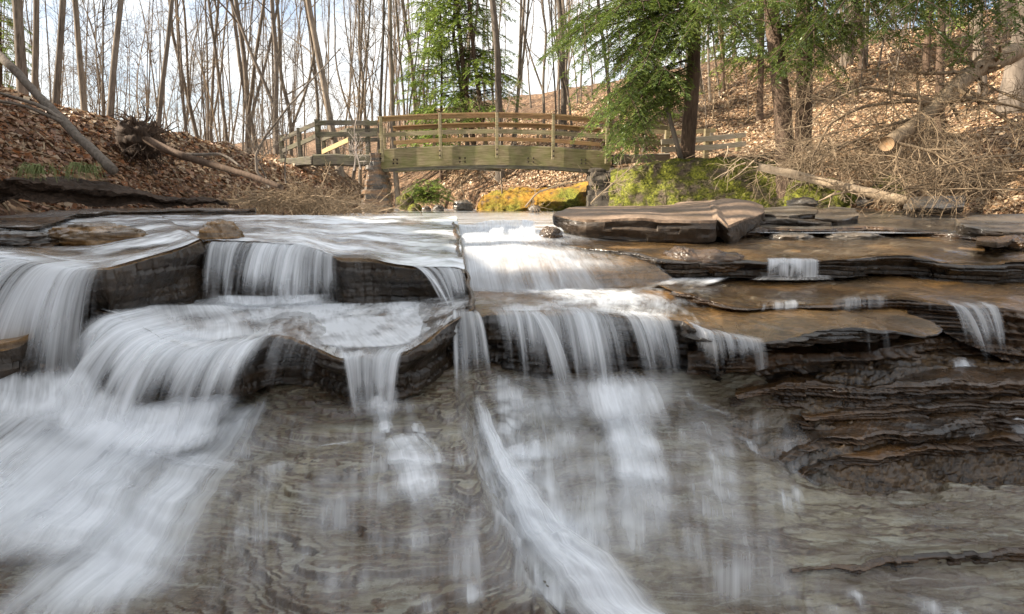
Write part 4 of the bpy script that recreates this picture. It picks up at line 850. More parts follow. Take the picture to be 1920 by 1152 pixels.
# ------------------------------------------------------------------ stone walls and mounds on the banks
def stone_loft(name, lines, n, m, mat, label, cat, seed=0, amp=.10, block=(.42, .20), bamp=.05):
    V = loft('x', lines, n, m, None, seed=seed, amp=0)
    nrm = np.cross(np.gradient(V, axis=1), np.gradient(V, axis=0)); nrm /= np.linalg.norm(nrm, axis=2)[..., None] + 1e-9
    if nrm[..., 1].mean() > 0: nrm = -nrm
    S = V[..., 0] * .9 + V[..., 1] * .4; k = np.floor(V[..., 2] / block[1] + .5 * fbm(S * .7, V[..., 2], 0, seed, 2)); j = np.floor(S / block[0] + _h(k, k * 0, k * 0, seed) * 3)
    b = _h(k, j, k * 0, seed + 1) * 2 - 1
    d = bamp * b + amp * fbm(S * 1.6, V[..., 2] * 2.5, V[..., 1], seed + 2, 5, .6)
    V = V + nrm * d[..., None]
    o0 = V.reshape(-1, 3).mean(0); o0[2] = V[..., 2].min()
    o = mesh_np(name, V.reshape(-1, 3) - o0, grid_faces(m, n)[:, ::-1], mat); o.location = tuple(o0); tag(o, label, cat, kind='thing'); return o
stone_loft('mossy_wall', [[(1138, 396, 18.6), (1240, 396, 17.6), (1340, 396, 16.7), (1440, 396, 15.7), (1480, 396, 15.2)], [(1142, 355, 18.7), (1240, 350, 17.7), (1340, 346, 16.8), (1450, 345, 15.8), (1490, 350, 15.3)],
    [(1145, 325, 18.9), (1240, 309, 17.9), (1340, 301, 17.0), (1450, 305, 16.0), (1500, 318, 15.6)], [(1150, 318, 19.8), (1240, 302, 19.0), (1340, 294, 18.2), (1450, 298, 17.2), (1520, 308, 16.8)]], 340, 150, M['moss_wall'],
    'long old stone retaining wall covered in green moss right of the bridge', 'wall', 3, .16)
stone_loft('mossy_mound', [[(890, 406, 23.2), (960, 406, 23.0), (1040, 405, 22.7), (1104, 404, 22.4)], [(896, 385, 23.5), (960, 376, 23.4), (1040, 378, 23.0), (1104, 374, 22.7)], [(908, 368, 24.0), (960, 359, 24.2), (1030, 361, 24.0), (1104, 345, 23.4)], [(925, 360, 25.5), (970, 352, 25.8), (1030, 352, 25.6), (1110, 335, 25.2)]], 220, 90, M['moss_orange'],
    'orange and yellow moss covered stone bank seen under the bridge', 'mossy bank', 8, .22, bamp=.02)
stone_loft('mossy_mound', [[(1470, 395, 13.6), (1530, 395, 13.4), (1600, 394, 13.2)], [(1470, 372, 13.9), (1530, 368, 13.8), (1590, 376, 13.6)], [(1475, 350, 14.6), (1530, 345, 14.6), (1585, 356, 14.3)], [(1480, 340, 15.6), (1530, 335, 15.8), (1585, 345, 15.6)]], 130, 80, M['moss_wall'],
    'dark green moss cushion bank below the pale fallen log', 'mossy bank', 12, .25, bamp=.06)
stone_loft('mossy_mound', [[(1630, 372, 13.0), (1660, 374, 12.9), (1700, 368, 12.8)], [(1634, 350, 13.3), (1660, 340, 13.3), (1700, 345, 13.2)], [(1640, 336, 14.2), (1665, 330, 14.2), (1700, 335, 14.2)]], 80, 50, M['moss_wall'],
    'small green mossy hummock among the dead branches at right', 'mossy bank', 14, .2, bamp=.03)
def pier(name, lines, mat, label, seed):
    return stone_loft(name, lines, 170, 130, mat, label, 'abutment', seed, .05, (.55, .16), .07)
pier('bridge_abutment', [[(735, 410, 21.6), (728, 408, 19.6), (682, 405, 19.3), (676, 400, 20.2)], [(733, 350, 21.6), (724, 350, 19.7), (686, 350, 19.4), (680, 350, 20.2)], [(728, 312, 21.6), (716, 318, 19.75), (690, 316, 19.5), (686, 316, 20.2)], [(728, 290, 21.6), (716, 288, 19.8), (692, 286, 19.6), (690, 288, 20.4)]], M['abut_rust'], 'layered dry stone abutment with rusty stains under the left bridge end', 21)
pier('bridge_abutment', [[(1160, 402, 18.9), (1152, 402, 18.8), (1104, 402, 19.2), (1100, 402, 21.6)], [(1160, 350, 19.0), (1152, 350, 19.0), (1106, 350, 19.3), (1102, 350, 21.6)], [(1158, 322, 19.1), (1150, 321, 19.1), (1108, 321, 19.4), (1104, 321, 21.6)], [(1156, 316, 20.4), (1150, 316, 20.3), (1112, 316, 20.3), (1108, 316, 21.6)]], M['abutment'], 'dark stone abutment under the right bridge end', 25)

V = loft('x', [[(-90, 384, 7.75), (60, 384, 7.95), (200, 384, 8.4), (330, 386, 9.3), (420, 389, 10.2)], [(-90, 366, 7.95), (60, 366, 8.15), (200, 372, 8.6), (330, 381, 9.4), (420, 388, 10.3)], [(-90, 344, 7.7), (60, 346, 7.9), (200, 356, 8.35), (330, 374, 9.2), (420, 386, 10.15)], [(-90, 336, 8.2), (60, 339, 8.4), (200, 351, 8.8), (330, 371, 9.6), (420, 385, 10.5)]], 300, 70, None, amp=0)
V[..., 1] += .30 * fbm(V[..., 0] * 2.2, V[..., 2] * 5, 0, 5, 5, .65) + .12; V[..., 2] += .16 * fbm(V[..., 0] * 1.7, V[..., 1] * 2, 0, 8, 5, .6)
tag(mesh_np('terrain', V.reshape(-1, 3), grid_faces(70, 300)[:, ::-1], M['root']), kind='structure')

# ------------------------------------------------------------------ footbridge
root_loc = P(930, 300, 21.2); B_ = empty('footbridge', root_loc); rl = np.array(root_loc)
tag(B_, 'arched wooden footbridge with railings spanning the creek on stone abutments', 'bridge', kind='thing')
def arch(px_pts, Y, n=40): return resample(PL([(a, b, Y) for a, b in px_pts]), n)
def curved_board(name, line, h, t, mat, parent, org, seed=0):
    L = np.asarray(line) - org; n = len(L); c = .1 * min(h, t)
    sec = [(-h / 2, -t / 2 + c), (-h / 2 + c, -t / 2), (h / 2 - c, -t / 2), (h / 2, -t / 2 + c), (h / 2, t / 2 - c), (h / 2 - c, t / 2), (-h / 2 + c, t / 2), (-h / 2, t / 2 - c)]
    T = np.gradient(L, axis=0); T /= np.linalg.norm(T, axis=1)[:, None]; side = np.cross(T, [0, 0, 1.]); side /= np.linalg.norm(side, axis=1)[:, None]; up = np.cross(side, T)
    v = np.concatenate([(L[i] + up[i] * a + side[i] * b)[None] for i in range(n) for a, b in sec])
    q = grid_faces(n, 8, True); m = len(v); v = np.vstack([v, L[:1], L[-1:]]); i = np.arange(8); j = (i + 1) % 8
    return mesh_mixed(name, v, q, np.vstack([np.stack([i, j, np.full(8, m)], 1), np.stack([(n - 1) * 8 + i, (n - 1) * 8 + j, np.full(8, m + 1)], 1)]), mat, parent, False)
YF, YB = 20.0, 22.5
TOPC = [(712, 282), (760, 279), (830, 276), (930, 274), (1036, 277), (1100, 282), (1145, 286)]
for (Y, sc) in ((YF, 1.0), (YB, YF / YB)):
    ln = arch([(a, (b + 20), YF) for a, b in []] or [(a, b + 17.5) for a, b in TOPC], YF); ln[:, 1] = Y
    curved_board('beam', ln, .64, .16, M['wood_beam'], B_, rl)
ln = arch([(a, b + 38) for a, b in TOPC], YF); ln[:, 1] = YF + .04
curved_board('bottom_chord', ln, .12, .2, M['wood_dark'], B_, rl)
# deck of cross planks
ln = arch([(a, b - .5) for a, b in TOPC], YF, 62)
for k in range(61):
    p = ln[k] * .5 + ln[k + 1] * .5; a = p.copy(); b = p.copy(); a[1] = YF - .05; b[1] = YB + .05
    board('deck_plank', a - rl, b - rl, .05, .13, M['wood_grey'], B_, n=3, seed=k)
for (pa, Yr, m1, nm) in ((0, YF - .1, 'wood_rail', 'f'), (0, YB - .1, 'wood_rail', 'b')):
    for dz, h, mm in ((.97, .13, 'wood_rail'), (.47, .14, 'wood_post' if Yr < 21 else 'wood_rail')):
        ln = arch(TOPC, YF); ln[:, 1] = Yr; ln[:, 2] += dz
        curved_board('rail', ln, h, .05, M[mm], B_, rl)
    ln = arch(TOPC, YF); ln[:, 1] = Yr; ln[:, 2] += 1.05
    curved_board('handrail', ln, .045, .16, M['wood_rail'], B_, rl)
def post(px, Y, par, org, zb, zt, w=.1, mat='wood_post', dep=.1):
    x = P(px, 270, Y)[0]; p = np.array([x, Y, zb]) - org; q = np.array([x, Y, zt]) - org
    return board('post', p, q, w, dep, M[mat], par, up=(1, 0, 0), n=5, seed=px)
for px in (716, 826, 932, 1037, 1138):
    l = arch(TOPC, YF, 200); x = P(px, 270, YF)[0]; z = np.interp(x, l[:, 0], l[:, 2])
    p = post(px, YF - .19, B_, rl, z - .40, z + 1.07, .10)
    bb = Tubes(); c = np.array([x, YF - .25, z - .3]) - rl; bb.add([c, c + np.array([0, -.035, 0])], .03, 8); bb.add([c + [0, 0, .16], c + np.array([0, -.035, .16])], .03, 8); bb.build('bolt', M['iron'], p)
    if px > 716:
        pass
for px in (722, 814, 911, 1008, 1106):
    l = arch(TOPC, YF, 200); x = P(px, 270, YB)[0]; z = np.interp(x, l[:, 0], l[:, 2]); post(px, YB - .02, B_, rl, z - .1, z + 1.03, .09)
bb = Tubes()
for px in (738, 745, 862, 872, 990, 1000, 1090, 1098):
    for py in (300, 307):
        c = P(px, py - (3 if 800 < px < 1050 else 0), YF - .085) - rl; bb.add([c, c + np.array([0, -.03, 0])], .028, 8)
bb.build('bolt', M['iron'], B_)
for px in (880, 1012):   # cross ties seen under the beam
    c = P(px, 316, YF) - rl; board('cross_brace', c, c + np.array([1.0, 2.4, .05]), .08, .1, M['wood_grey'], B_)
# approach railings -------------------------------------------------
def fence(name, label, posts, rails, seed=0, sills=()):
    o0 = P(*posts[0][:2], posts[0][2]); o0[2] = gz(o0[0], o0[1]); E = empty(name, o0); tag(E, label, 'fence', kind='thing'); o0 = np.array(o0)
    for (px, pyt, Y, pyb, w, m) in [(p[0], p[1], p[2], p[3], p[4], p[5]) for p in posts]:
        a = P(px, pyb, Y); b = P(px, pyt, Y); a[0] = b[0]
        board('post', a - o0, b - o0, w, w, M[m], E, up=(1, 0, 0), n=5, seed=px + seed)
    for (a, b, h, m) in rails:
        board('rail', P(*a) - o0, P(*b) - o0, h, .05, M[m], E, n=10, seed=a[0] + seed, wob=.02)
    for (a, b, h, tt, m) in sills:
        board('sill_beam', P(*a) - o0, P(*b) - o0, h, tt, M[m], E, n=10, wob=.03)
    return E
fence('approach_fence', 'grey wooden fence on the near side of the left bridge approach, wing sloping down', [(594, 224, 20.0, 293, .15, 'wood_dark'), (688, 225, 20.0, 293, .15, 'wood_dark'), (560, 240, 20.6, 296, .14, 'wood_dark'), (527, 254, 21.4, 306, .14, 'wood_dark')],
      [((590, 231, 19.9), (708, 231, 19.9), .16, 'wood_dark'), ((592, 252, 19.9), (708, 252, 19.9), .16, 'wood_dark'), ((592, 233, 20.0), (560, 246, 20.6), .15, 'wood_dark'), ((560, 248, 20.6), (524, 263, 21.4), .15, 'wood_dark'), ((592, 256, 20.0), (562, 270, 20.6), .15, 'wood_dark'), ((560, 270, 20.6), (528, 284, 21.4), .15, 'wood_dark')], 1,
      [((590, 301, 19.9), (700, 301, 19.9), .38, .35, 'wood_dark'), ((592, 302, 20.0), (528, 307, 21.3), .30, .3, 'wood_dark')])
fence('approach_fence', 'wooden fence with a yellow new plank on the far side of the left bridge approach', [(657, 240, 22.6, 290, .15, 'wood_dark'), (606, 254, 24.4, 296, .15, 'wood_dark')],
      [((650, 246, 22.5), (708, 244, 22.5), .15, 'wood_dark'), ((652, 262, 22.5), (708, 262, 22.5), .15, 'wood_dark'), ((655, 243, 22.6), (604, 262, 24.4), .14, 'wood_dark'), ((655, 262, 22.5), (598, 288, 24.0), .18, 'wood_new')], 2)
fence('approach_fence', 'sunlit pale wooden fence on the right bank beyond the bridge', [(1252, 238, 20.5, 292, .15, 'wood_post'), (1326, 242, 20.2, 298, .17, 'wood_post'), (1386, 251, 20.95, 293, .17, 'wood_post')],
      [((1240, 266, 19.5), (1330, 260, 20.1), .17, 'wood_pale'), ((1330, 260, 20.1), (1398, 253, 20.9), .17, 'wood_pale'), ((1240, 281, 19.5), (1330, 277, 20.1), .18, 'wood_pale'), ((1330, 277, 20.1), (1398, 270, 20.9), .18, 'wood_pale')], 3)
fence('approach_fence', 'dim grey fence behind the sunlit pale fence on the right bank', [(1334, 242, 22.6, 285, .15, 'wood_grey'), (1250, 246, 22.6, 288, .15, 'wood_grey')], [((1150, 244, 22.5), (1250, 248, 22.5), .15, 'wood_post'), ((1250, 251, 22.5), (1342, 245, 22.4), .15, 'wood_post'), ((1150, 262, 22.5), (1250, 268, 22.5), .15, 'wood_post'), ((1250, 270, 22.5), (1342, 262, 22.4), .15, 'wood_post')], 4)
fence('approach_fence', 'shaded wooden rails joining the right bridge end behind the hemlock boughs', [(1196, 232, 20.2, 296, .14, 'wood_post')], [((1140, 236, 20.0), (1252, 240, 20.4), .15, 'wood_post'), ((1140, 262, 20.0), (1252, 270, 20.4), .15, 'wood_post')], 5, [((1150, 301, 20.0), (1252, 298, 20.4), .34, .3, 'wood_grey')])

# ------------------------------------------------------------------ bare trees
rng = random.Random(5)
def grow(T, p, d, L, r, depth, rg, up=.25, sides=5, wig=.12, kids=5, spread=.75, minr=.006):
    n = max(4, int(L / .7)) if depth > 0 else max(3, int(L / .5)); n = min(n, 12); pts = [p]; dd = d.copy(); st = L / n
    for i in range(n):
        dd = dd + np.array([rg.gauss(0, wig), rg.gauss(0, wig), rg.gauss(0, wig * .6) + up * .12]); dd /= np.linalg.norm(dd); pts.append(pts[-1] + dd * st)
    pts = np.array(pts); rad = np.linspace(r, max(minr, r * .3), n + 1); T.add(pts, rad, sides, cap=False)
    if depth <= 0: return
    for k in range(kids):
        t = rg.uniform(.25, 1.0); i = min(n - 1, int(t * n)); base = pts[i] + (pts[i + 1] - pts[i]) * (t * n - i if t < 1 else 1)
        loc = pts[i + 1] - pts[i]; loc /= np.linalg.norm(loc)
        a = rg.uniform(0, 6.28); s = np.cross(loc, [math.cos(a), math.sin(a), .3]); s /= np.linalg.norm(s) + 1e-9
        nd = loc * (1 - spread * .5) + s * spread; nd /= np.linalg.norm(nd)
        grow(T, base, nd, L * rg.uniform(.35, .6), rad[i] * rg.uniform(.4, .62), depth - 1, rg, up, max(3, sides - 1), wig, kids, spread, minr)
def bare_tree(seed, H=20., r=.15, fork=0, nb=12, low=.3, mat='bark', kink=.05, depth=2, kids=4):
    rg = random.Random(seed); E = empty('bare_tree'); T = Tubes(); C = Tubes()
    n = 16; pts = []; d = np.array([0., 0, 1]); p = np.array([0., 0, -.5]); z = []
    for i in range(n + 1):
        pts.append(p.copy()); d = d + np.array([rg.gauss(0, kink), rg.gauss(0, kink), 0]); d[2] = 1; d /= np.linalg.norm(d); p = p + d * H / n
    pts = np.array(pts); pts[:, :2] -= pts[:, :2][1] * np.linspace(1, 1, n + 1)[:, None]; pts[:, :2] -= np.linspace(0, 1, n + 1)[:, None] * pts[-1, :2] * .5
    rad = r * (1 - .78 * np.linspace(0, 1, n + 1)); rad[0] *= 1.5; rad[1] *= 1.12
    pf = resample(pts, 48); rf = np.interp(np.linspace(0, 1, 48), np.linspace(0, 1, n + 1), rad); rf = rf * (1 + .06 * fbm(np.arange(48) * .4, seed, 0, seed, 3))
    T.add(pf, rf, 9)
    for f in range(fork):
        i = rg.randint(2, 6); a = rg.uniform(0, 6.28); q = [pts[i]]; dd = np.array([math.cos(a) * .42, math.sin(a) * .42, 1.0]); dd /= np.linalg.norm(dd)
        for k in range(i, n):
            q.append(q[-1] + dd * H / n * .95); dd = dd + np.array([rg.gauss(0, kink) - dd[0] * .14, rg.gauss(0, kink) - dd[1] * .14, 0]); dd /= np.linalg.norm(dd)
        T.add(resample(np.array(q), 30), np.linspace(rad[i] * .72, rad[-1] * .7, 30), 8)
    for k in range(nb):
        t = low + (1 - low) * (k + rg.random()) / nb; i = min(n - 1, int(t * n)); a = rg.uniform(0, 6.28); inc = rg.uniform(.5, 1.1) * (1.2 - .5 * t)
        d = np.array([math.cos(a) * inc, math.sin(a) * inc, 1.0 - .3 * rg.random()]); d /= np.linalg.norm(d)
        grow(C, pts[i] + (pts[i + 1] - pts[i]) * rg.random(), d, H * rg.uniform(.12, .24) * (1.15 - .5 * t), rad[i] * rg.uniform(.28, .5), depth, rg, .3, 5, .13, kids)
    T.build('trunk', M[mat], E); C.build('crown', M[mat], E)
    return E
def lean_of(pb, pt, Y, pyb=290, pyt=0):
    a = P(pb, pyb, Y); b = P(pt, pyt, Y); return math.atan2(b[0] - a[0], b[2] - a[2])
TPL = {}
for i, (H, r, fk, nb, low, mat, kink, dep, kids) in enumerate([(19, .13, 0, 12, .32, 'bark', .05, 2, 4), (21, .14, 1, 12, .30, 'bark', .06, 2, 4), (20, .12, 2, 10, .34, 'bark_far', .05, 2, 4), (22, .15, 0, 10, .45, 'bark_far', .035, 2, 4),
        (18, .11, 1, 12, .25, 'bark_far', .07, 2, 4), (23, .16, 0, 10, .5, 'bark', .03, 2, 3), (17, .10, 2, 12, .2, 'bark', .07, 2, 4), (20, .12, 0, 14, .22, 'bark_far', .06, 2, 4)]):
    TPL[i] = bare_tree(50 + i, H, r, fk, nb, low, mat, kink, dep, kids)
first_used = set()
def use(tpl, key):
    """the first placement moves the template itself, later ones copy it"""
    if key in first_used: return copy_thing(tpl, (0, 0, 0))
    first_used.add(key); return tpl
def put_tree(k, pxb, pxt, Y, dia, label, group=None, pyb=290, hs=1.0, seed=0, name=None):
    rg = random.Random(seed * 77 + int(pxb)); o = use(TPL[k], ('t', k)); p = place(pxb, Y, pyb); o.location = tuple(p)
    base_r = [.13, .14, .12, .15, .11, .16, .10, .12][k]; s = dia / 2 / base_r
    lean = lean_of(pxb, pxt, Y, pyb); rz = rg.uniform(0, 6.28)
    o.rotation_mode = 'QUATERNION'
    from mathutils import Quaternion
    o.rotation_quaternion = Quaternion((0, 1, 0), lean) @ Quaternion((0, 0, 1), rz); o.scale = (s, s, hs)
    tag(o, label, 'tree', group, 'thing'); return o
def W(wpx, Y): return wpx / F_PX * Y
near = [(48, 58, 15, 19, 5, 'thickest trunk at the top left corner above the leafy bank'), (74, 74, 15.5, 12, 3, 'slimmer trunk just right of the thickest corner tree'),
        (112, 112, 16, 13, 5, 'straight bare trunk on the left bank crest, next after the corner pair'), (163, 150, 17, 12, 3, 'bare trunk leaning slightly left on the bank crest'),
        (208, 240, 17, 13, 0, 'bare trunk leaning right, left of the upturned root mass'), (296, 313, 18, 10, 0, 'slim dark trunk rising just right of the upturned root mass'),
        (196, 188, 19, 4, 6, 'very thin stem between two trunks on the bank crest'),
        (358, 322, 27, 9, 1, 'forked tree with two stems right of the slim dark trunk'), (380, 340, 30, 9, 4, 'pale crooked bare tree left of the tall clump'), (425, 398, 29, 8, 0, 'bent bare trunk left of the thick trunk clump'),
        (462, 440, 27, 15, 2, 'thick multi stemmed tree left of the bridge fence'), (480, 448, 29, 12, 1, 'trunk crowding the thick multi stemmed tree on its right'), (520, 500, 26, 14, 1, 'dark trunk with a high fork left of the fence wing'),
        (545, 522, 31, 10, 4, 'bare trunk just behind the fence wing'), (632, 596, 24, 15, 3, 'large trunk leaning left behind the left approach fence'), (585, 590, 33, 9, 7, 'straight trunk behind the first approach post'),
        (672, 655, 34, 8, 4, 'twin stemmed tree behind the left abutment'), (703, 702, 30, 8, 5, 'single dark pole like trunk above the left bridge end'), (742, 728, 30, 12, 3, 'reddish brown trunk above the left end of the railing'), (757, 745, 34, 8, 2, 'slim trunk beside the reddish brown one'),
        (938, 922, 27.5, 17, 5, 'tall brown trunk standing behind the middle of the bridge'), (960, 985, 33, 8, 3, 'slim brown trunk right of the middle bridge tree'), (1020, 1004, 36, 7, 4, 'thin leaning trunk on the slope above the railing'), (968, 966, 30, 7, 7, 'straight green barked pole behind the railing'),
        (1057, 1045, 34, 13, 5, 'orange brown trunk on the hill edge above the bridge'), (1075, 1060, 32, 6, 4, 'thin trunk right of the orange brown one'), (1148, 1128, 30, 9, 3, 'trunk half hidden by hemlock boughs above the bridge end')]
for i, (pb, pt, Y, w, k, lab) in enumerate(near): put_tree(k, pb, pt, Y, W(w, Y) * (.66 if k in (1, 2) else .82), lab, seed=i)
rg = random.Random(11)
n_far = 0
for i in range(250):
    px = rg.uniform(-60, 1990)
    Y = rg.choice([rg.uniform(30, 48), rg.uniform(45, 75), rg.uniform(70, 110)])
    if px < 330 and Y < 40: Y += 25
    k = rg.choice([0, 3, 5, 3, 7, 7, 2, 3, 5, 4]); dia = rg.choice((rg.uniform(.07, .12), rg.uniform(.08, .15), rg.uniform(.13, .25))) * (1 + (Y - 30) / 160)
    put_tree(k, px, px + rg.gauss(0, 16), Y, dia, 'bare tree trunk in the mass of the woods beyond the creek', 'bare trees in the far woods', hs=rg.uniform(.85, 1.25), seed=1000 + i)
# thick pale trunks on the right hillside
for (pb, pt, Y, w, k, lab) in [(1893, 1886, 19, 40, 5, 'very thick pale grey trunk at the far right edge'), (1824, 1822, 22, 12, 3, 'slim whitish trunk left of the thick pale one'), (1808, 1800, 24, 6, 7, 'thin pale stem beside the slim whitish trunk'), (1918, 1925, 24, 16, 5, 'orange lit trunk at the very right edge'),
        (1575, 1574, 33, 18, 3, 'pale trunk high on the hill behind the dead brush'), (1850, 1846, 34, 26, 5, 'broad grey trunk on the hilltop left of the thick pale one')]:
    o = put_tree(k, pb, pt, Y, W(w, Y), lab, seed=pb)
# understory saplings with dense fine twigs
def sapling(seed, H, r, mat='bark', nb=14):
    rg = random.Random(seed); E = empty('sapling'); T = Tubes(); C = Tubes()
    pts = np.array([[.12 * H * math.sin(i * .25 + seed) * i / 12, .08 * H * math.cos(i * .3 + seed) * i / 12, -.2 + (H + .2) * i / 12] for i in range(13)]); T.add(pts, np.linspace(r, r * .25, 13), 6)
    for k in range(nb):
        i = rg.randint(2, 11); a = rg.uniform(0, 6.28); d = np.array([math.cos(a), math.sin(a), rg.uniform(.5, 1.3)]); d /= np.linalg.norm(d)
        grow(C, pts[i], d, H * rg.uniform(.15, .32), r * .4, 2, rg, .2, 4, .15, 4, minr=.004)
    T.build('stem', M[mat], E); C.build('twigs', M[mat], E); return E
SP = [sapling(1, 5, .03, 'bark_far'), sapling(2, 6.5, .035, 'bark_far'), sapling(3, 4, .025, 'twig')]
rg = random.Random(21)
for i in range(150):
    px = rg.uniform(60, 960) if i < 110 else rg.uniform(1150, 1900); Y = rg.uniform(24, 60) if i < 110 else rg.uniform(24, 45)
    if px < 320: Y = rg.uniform(24, 50)
    k = rg.randint(0, 2); o = use(SP[k], ('s', k)); o.location = tuple(place(px, Y)); s = rg.uniform(.7, 1.5); o.rotation_euler = (rg.gauss(0, .1), rg.gauss(0, .1), rg.uniform(0, 6.28)); o.scale = (s, s, s)
    tag(o, 'thin twiggy sapling in the undergrowth beneath the woods', 'sapling', 'saplings under the bare trees', 'thing')
def explicit_plant(name, label, cat, curves, mat, part='branch', r0=.02, sides=6, extra=0, seed=0, base=None, main='stem', minr=.004, elen=.5, disp=0, group=None):
    """curves: list of (points in pixel/depth, radius start, radius end)"""
    rg = random.Random(seed); org = np.array(P(*curves[0][0][0])) if base is None else np.array(base); E = empty(name, org); tag(E, label, cat, group, 'thing')
    allc = []
    for i, (pts, ra, rb) in enumerate(curves):
        T = Tubes(); q = resample(PL(pts), max(8, 7 * len(pts))); q2 = q + .02 * np.stack([fbm(q[:, 0] * 3, q[:, 2] * 3, q[:, 1], seed + i + kk, 3) for kk in range(3)], 1)
        rad = np.linspace(ra, rb, len(q)); rad = rad * (1 + .12 * fbm(np.arange(len(q)) * .5, i, 0, seed, 2)); T.add(q2 - org, rad, 10 if ra > .05 else sides)
        T.build(main if i == 0 else part, M[mat], E, disp=disp); allc.append((q2, rad))
    if extra:
        T = Tubes()
        for k in range(extra):
            q, rad = allc[rg.randrange(1, len(allc))] if (len(allc) > 1 and rg.random() < .95) else allc[0]
            i = rg.randint(int(len(q) * .2), max(int(len(q) * .2), int(len(q) * (.75 if q is allc[0][0] else 1)) - 2)); loc = q[i + 1] - q[i]; loc /= np.linalg.norm(loc) + 1e-9
            s = np.array([rg.gauss(0, 1), rg.gauss(0, .7), rg.gauss(0, 1)]); s /= np.linalg.norm(s); d = loc * .6 + s * .8; d /= np.linalg.norm(d)
            grow(T, q[i] - org, d, elen * rg.uniform(.5, 1.6), max(minr * 1.4, rad[i] * .4), 1, rg, .1, 4, .2, 4, minr=minr)
        T.build('twigs', M[mat], E)
    return E
explicit_plant('leaning_trunk', 'grey brown dead trunk leaning down the leafy left bank', 'fallen trunk', [([(-260, -70, 12.0), (-60, 60, 10.6), (0, 105, 10.3), (60, 168, 9.9), (130, 240, 9.4), (180, 290, 9.0), (212, 320, 8.8)], .060, .075), ([(0, 175, 9.9), (50, 190, 9.6), (90, 206, 9.5), (112, 222, 9.45)], .018, .035), ([(-10, 188, 9.8), (50, 200, 9.6), (80, 212, 9.5), (118, 230, 9.4)], .02, .03)], 'bark', seed=3, disp=.006)
explicit_plant('sapling', 'small leafless sapling bending right from the debris heap', 'sapling', [([(505, 352, 13), (484, 325, 13), (480, 290, 13), (497, 258, 13), (540, 200, 12.9), (590, 145, 12.8), (640, 90, 12.7)], .035, .010), ([(500, 335, 13), (482, 300, 13.1), (468, 250, 13.1), (452, 215, 13.2)], .02, .006), ([(536, 345, 13.2), (534, 300, 13.2), (540, 240, 13.2), (556, 190, 13.1), (560, 130, 13.1)], .018, .006), ([(497, 258, 13), (510, 220, 13), (516, 170, 13), (512, 110, 13)], .014, .005), ([(486, 300, 13), (520, 270, 13), (556, 250, 13)], .012, .005)], 'bark', seed=4, extra=60, elen=.5)
# the upturned root mass and its log
def blob(name, c, rad, mat, parent, seed, org, amp=.35, n=60):
    u = np.linspace(0, 2 * np.pi, n, endpoint=False); w = np.linspace(.02, np.pi - .02, n // 2); U, Wt = np.meshgrid(u, w)
    d = np.stack([np.cos(U) * np.sin(Wt), np.sin(U) * np.sin(Wt), np.cos(Wt)], -1); k = 1 + amp * fbm(d[..., 0] * 2.5, d[..., 1] * 2.5, d[..., 2] * 2.5, seed, 5, .65)
    v = np.array(c) - org + d * k[..., None] * np.array(rad); return mesh_np(name, v.reshape(-1, 3), grid_faces(n // 2, n, True), M[mat], parent)
c0 = P(262, 262, 12.6)
E = empty('uprooted_tree', c0); tag(E, 'fallen log with a dark upturned mass of roots and soil on the left bank', 'uprooted tree', kind='thing')
blob('root_mass', P(262, 262, 12.7), (.42, .3, .42), 'root', E, 4, c0, .6)
T = Tubes(); rg = random.Random(9)
for k in range(70):
    a = rg.uniform(0, 6.28); e = rg.uniform(-1, 1.2); d = np.array([math.cos(a) * math.cos(e), math.sin(a) * math.cos(e) * .5, math.sin(e)]); grow(T, np.array([0, .1, 0.]) + d * .3, d, rg.uniform(.25, .6), rg.uniform(.01, .03), 1, rg, -.6, 5, .28, 3)
T.build('roots', M['root'], E)
T = Tubes(); T.add(resample(PL([(270, 258, 12.6), (300, 275, 12.3), (340, 292, 12.0), (400, 310, 11.8), (470, 330, 11.6), (530, 352, 11.4)]), 40) - c0, np.linspace(.095, .05, 40), 12); T.build('trunk', M['bark_dark'], E, disp=.01)
T = Tubes(); T.add(resample(PL([(345, 290, 12.0), (380, 290, 11.9), (412, 289, 11.8), (432, 298, 11.7), (450, 312, 11.6)]), 24) - c0, np.linspace(.035, .02, 24), 8); T.build('branch', M['bark'], E)
# pale fallen log on the right
explicit_plant('fallen_log', 'pale barkless log lying down the right bank to the stone block', 'log', [([(1422, 313, 12.8), (1480, 325, 12.5), (1560, 345, 12.0), (1620, 360, 11.7), (1700, 378, 11.4)], .085, .10), ([(1500, 328, 12.3), (1540, 335, 12.05), (1580, 350, 11.85), (1600, 352, 11.8)], .025, .04), ([(1535, 378, 11.9), (1560, 366, 11.8), (1600, 358, 11.7)], .02, .03)], 'deadwood', seed=8, extra=14, elen=.4, disp=.012)
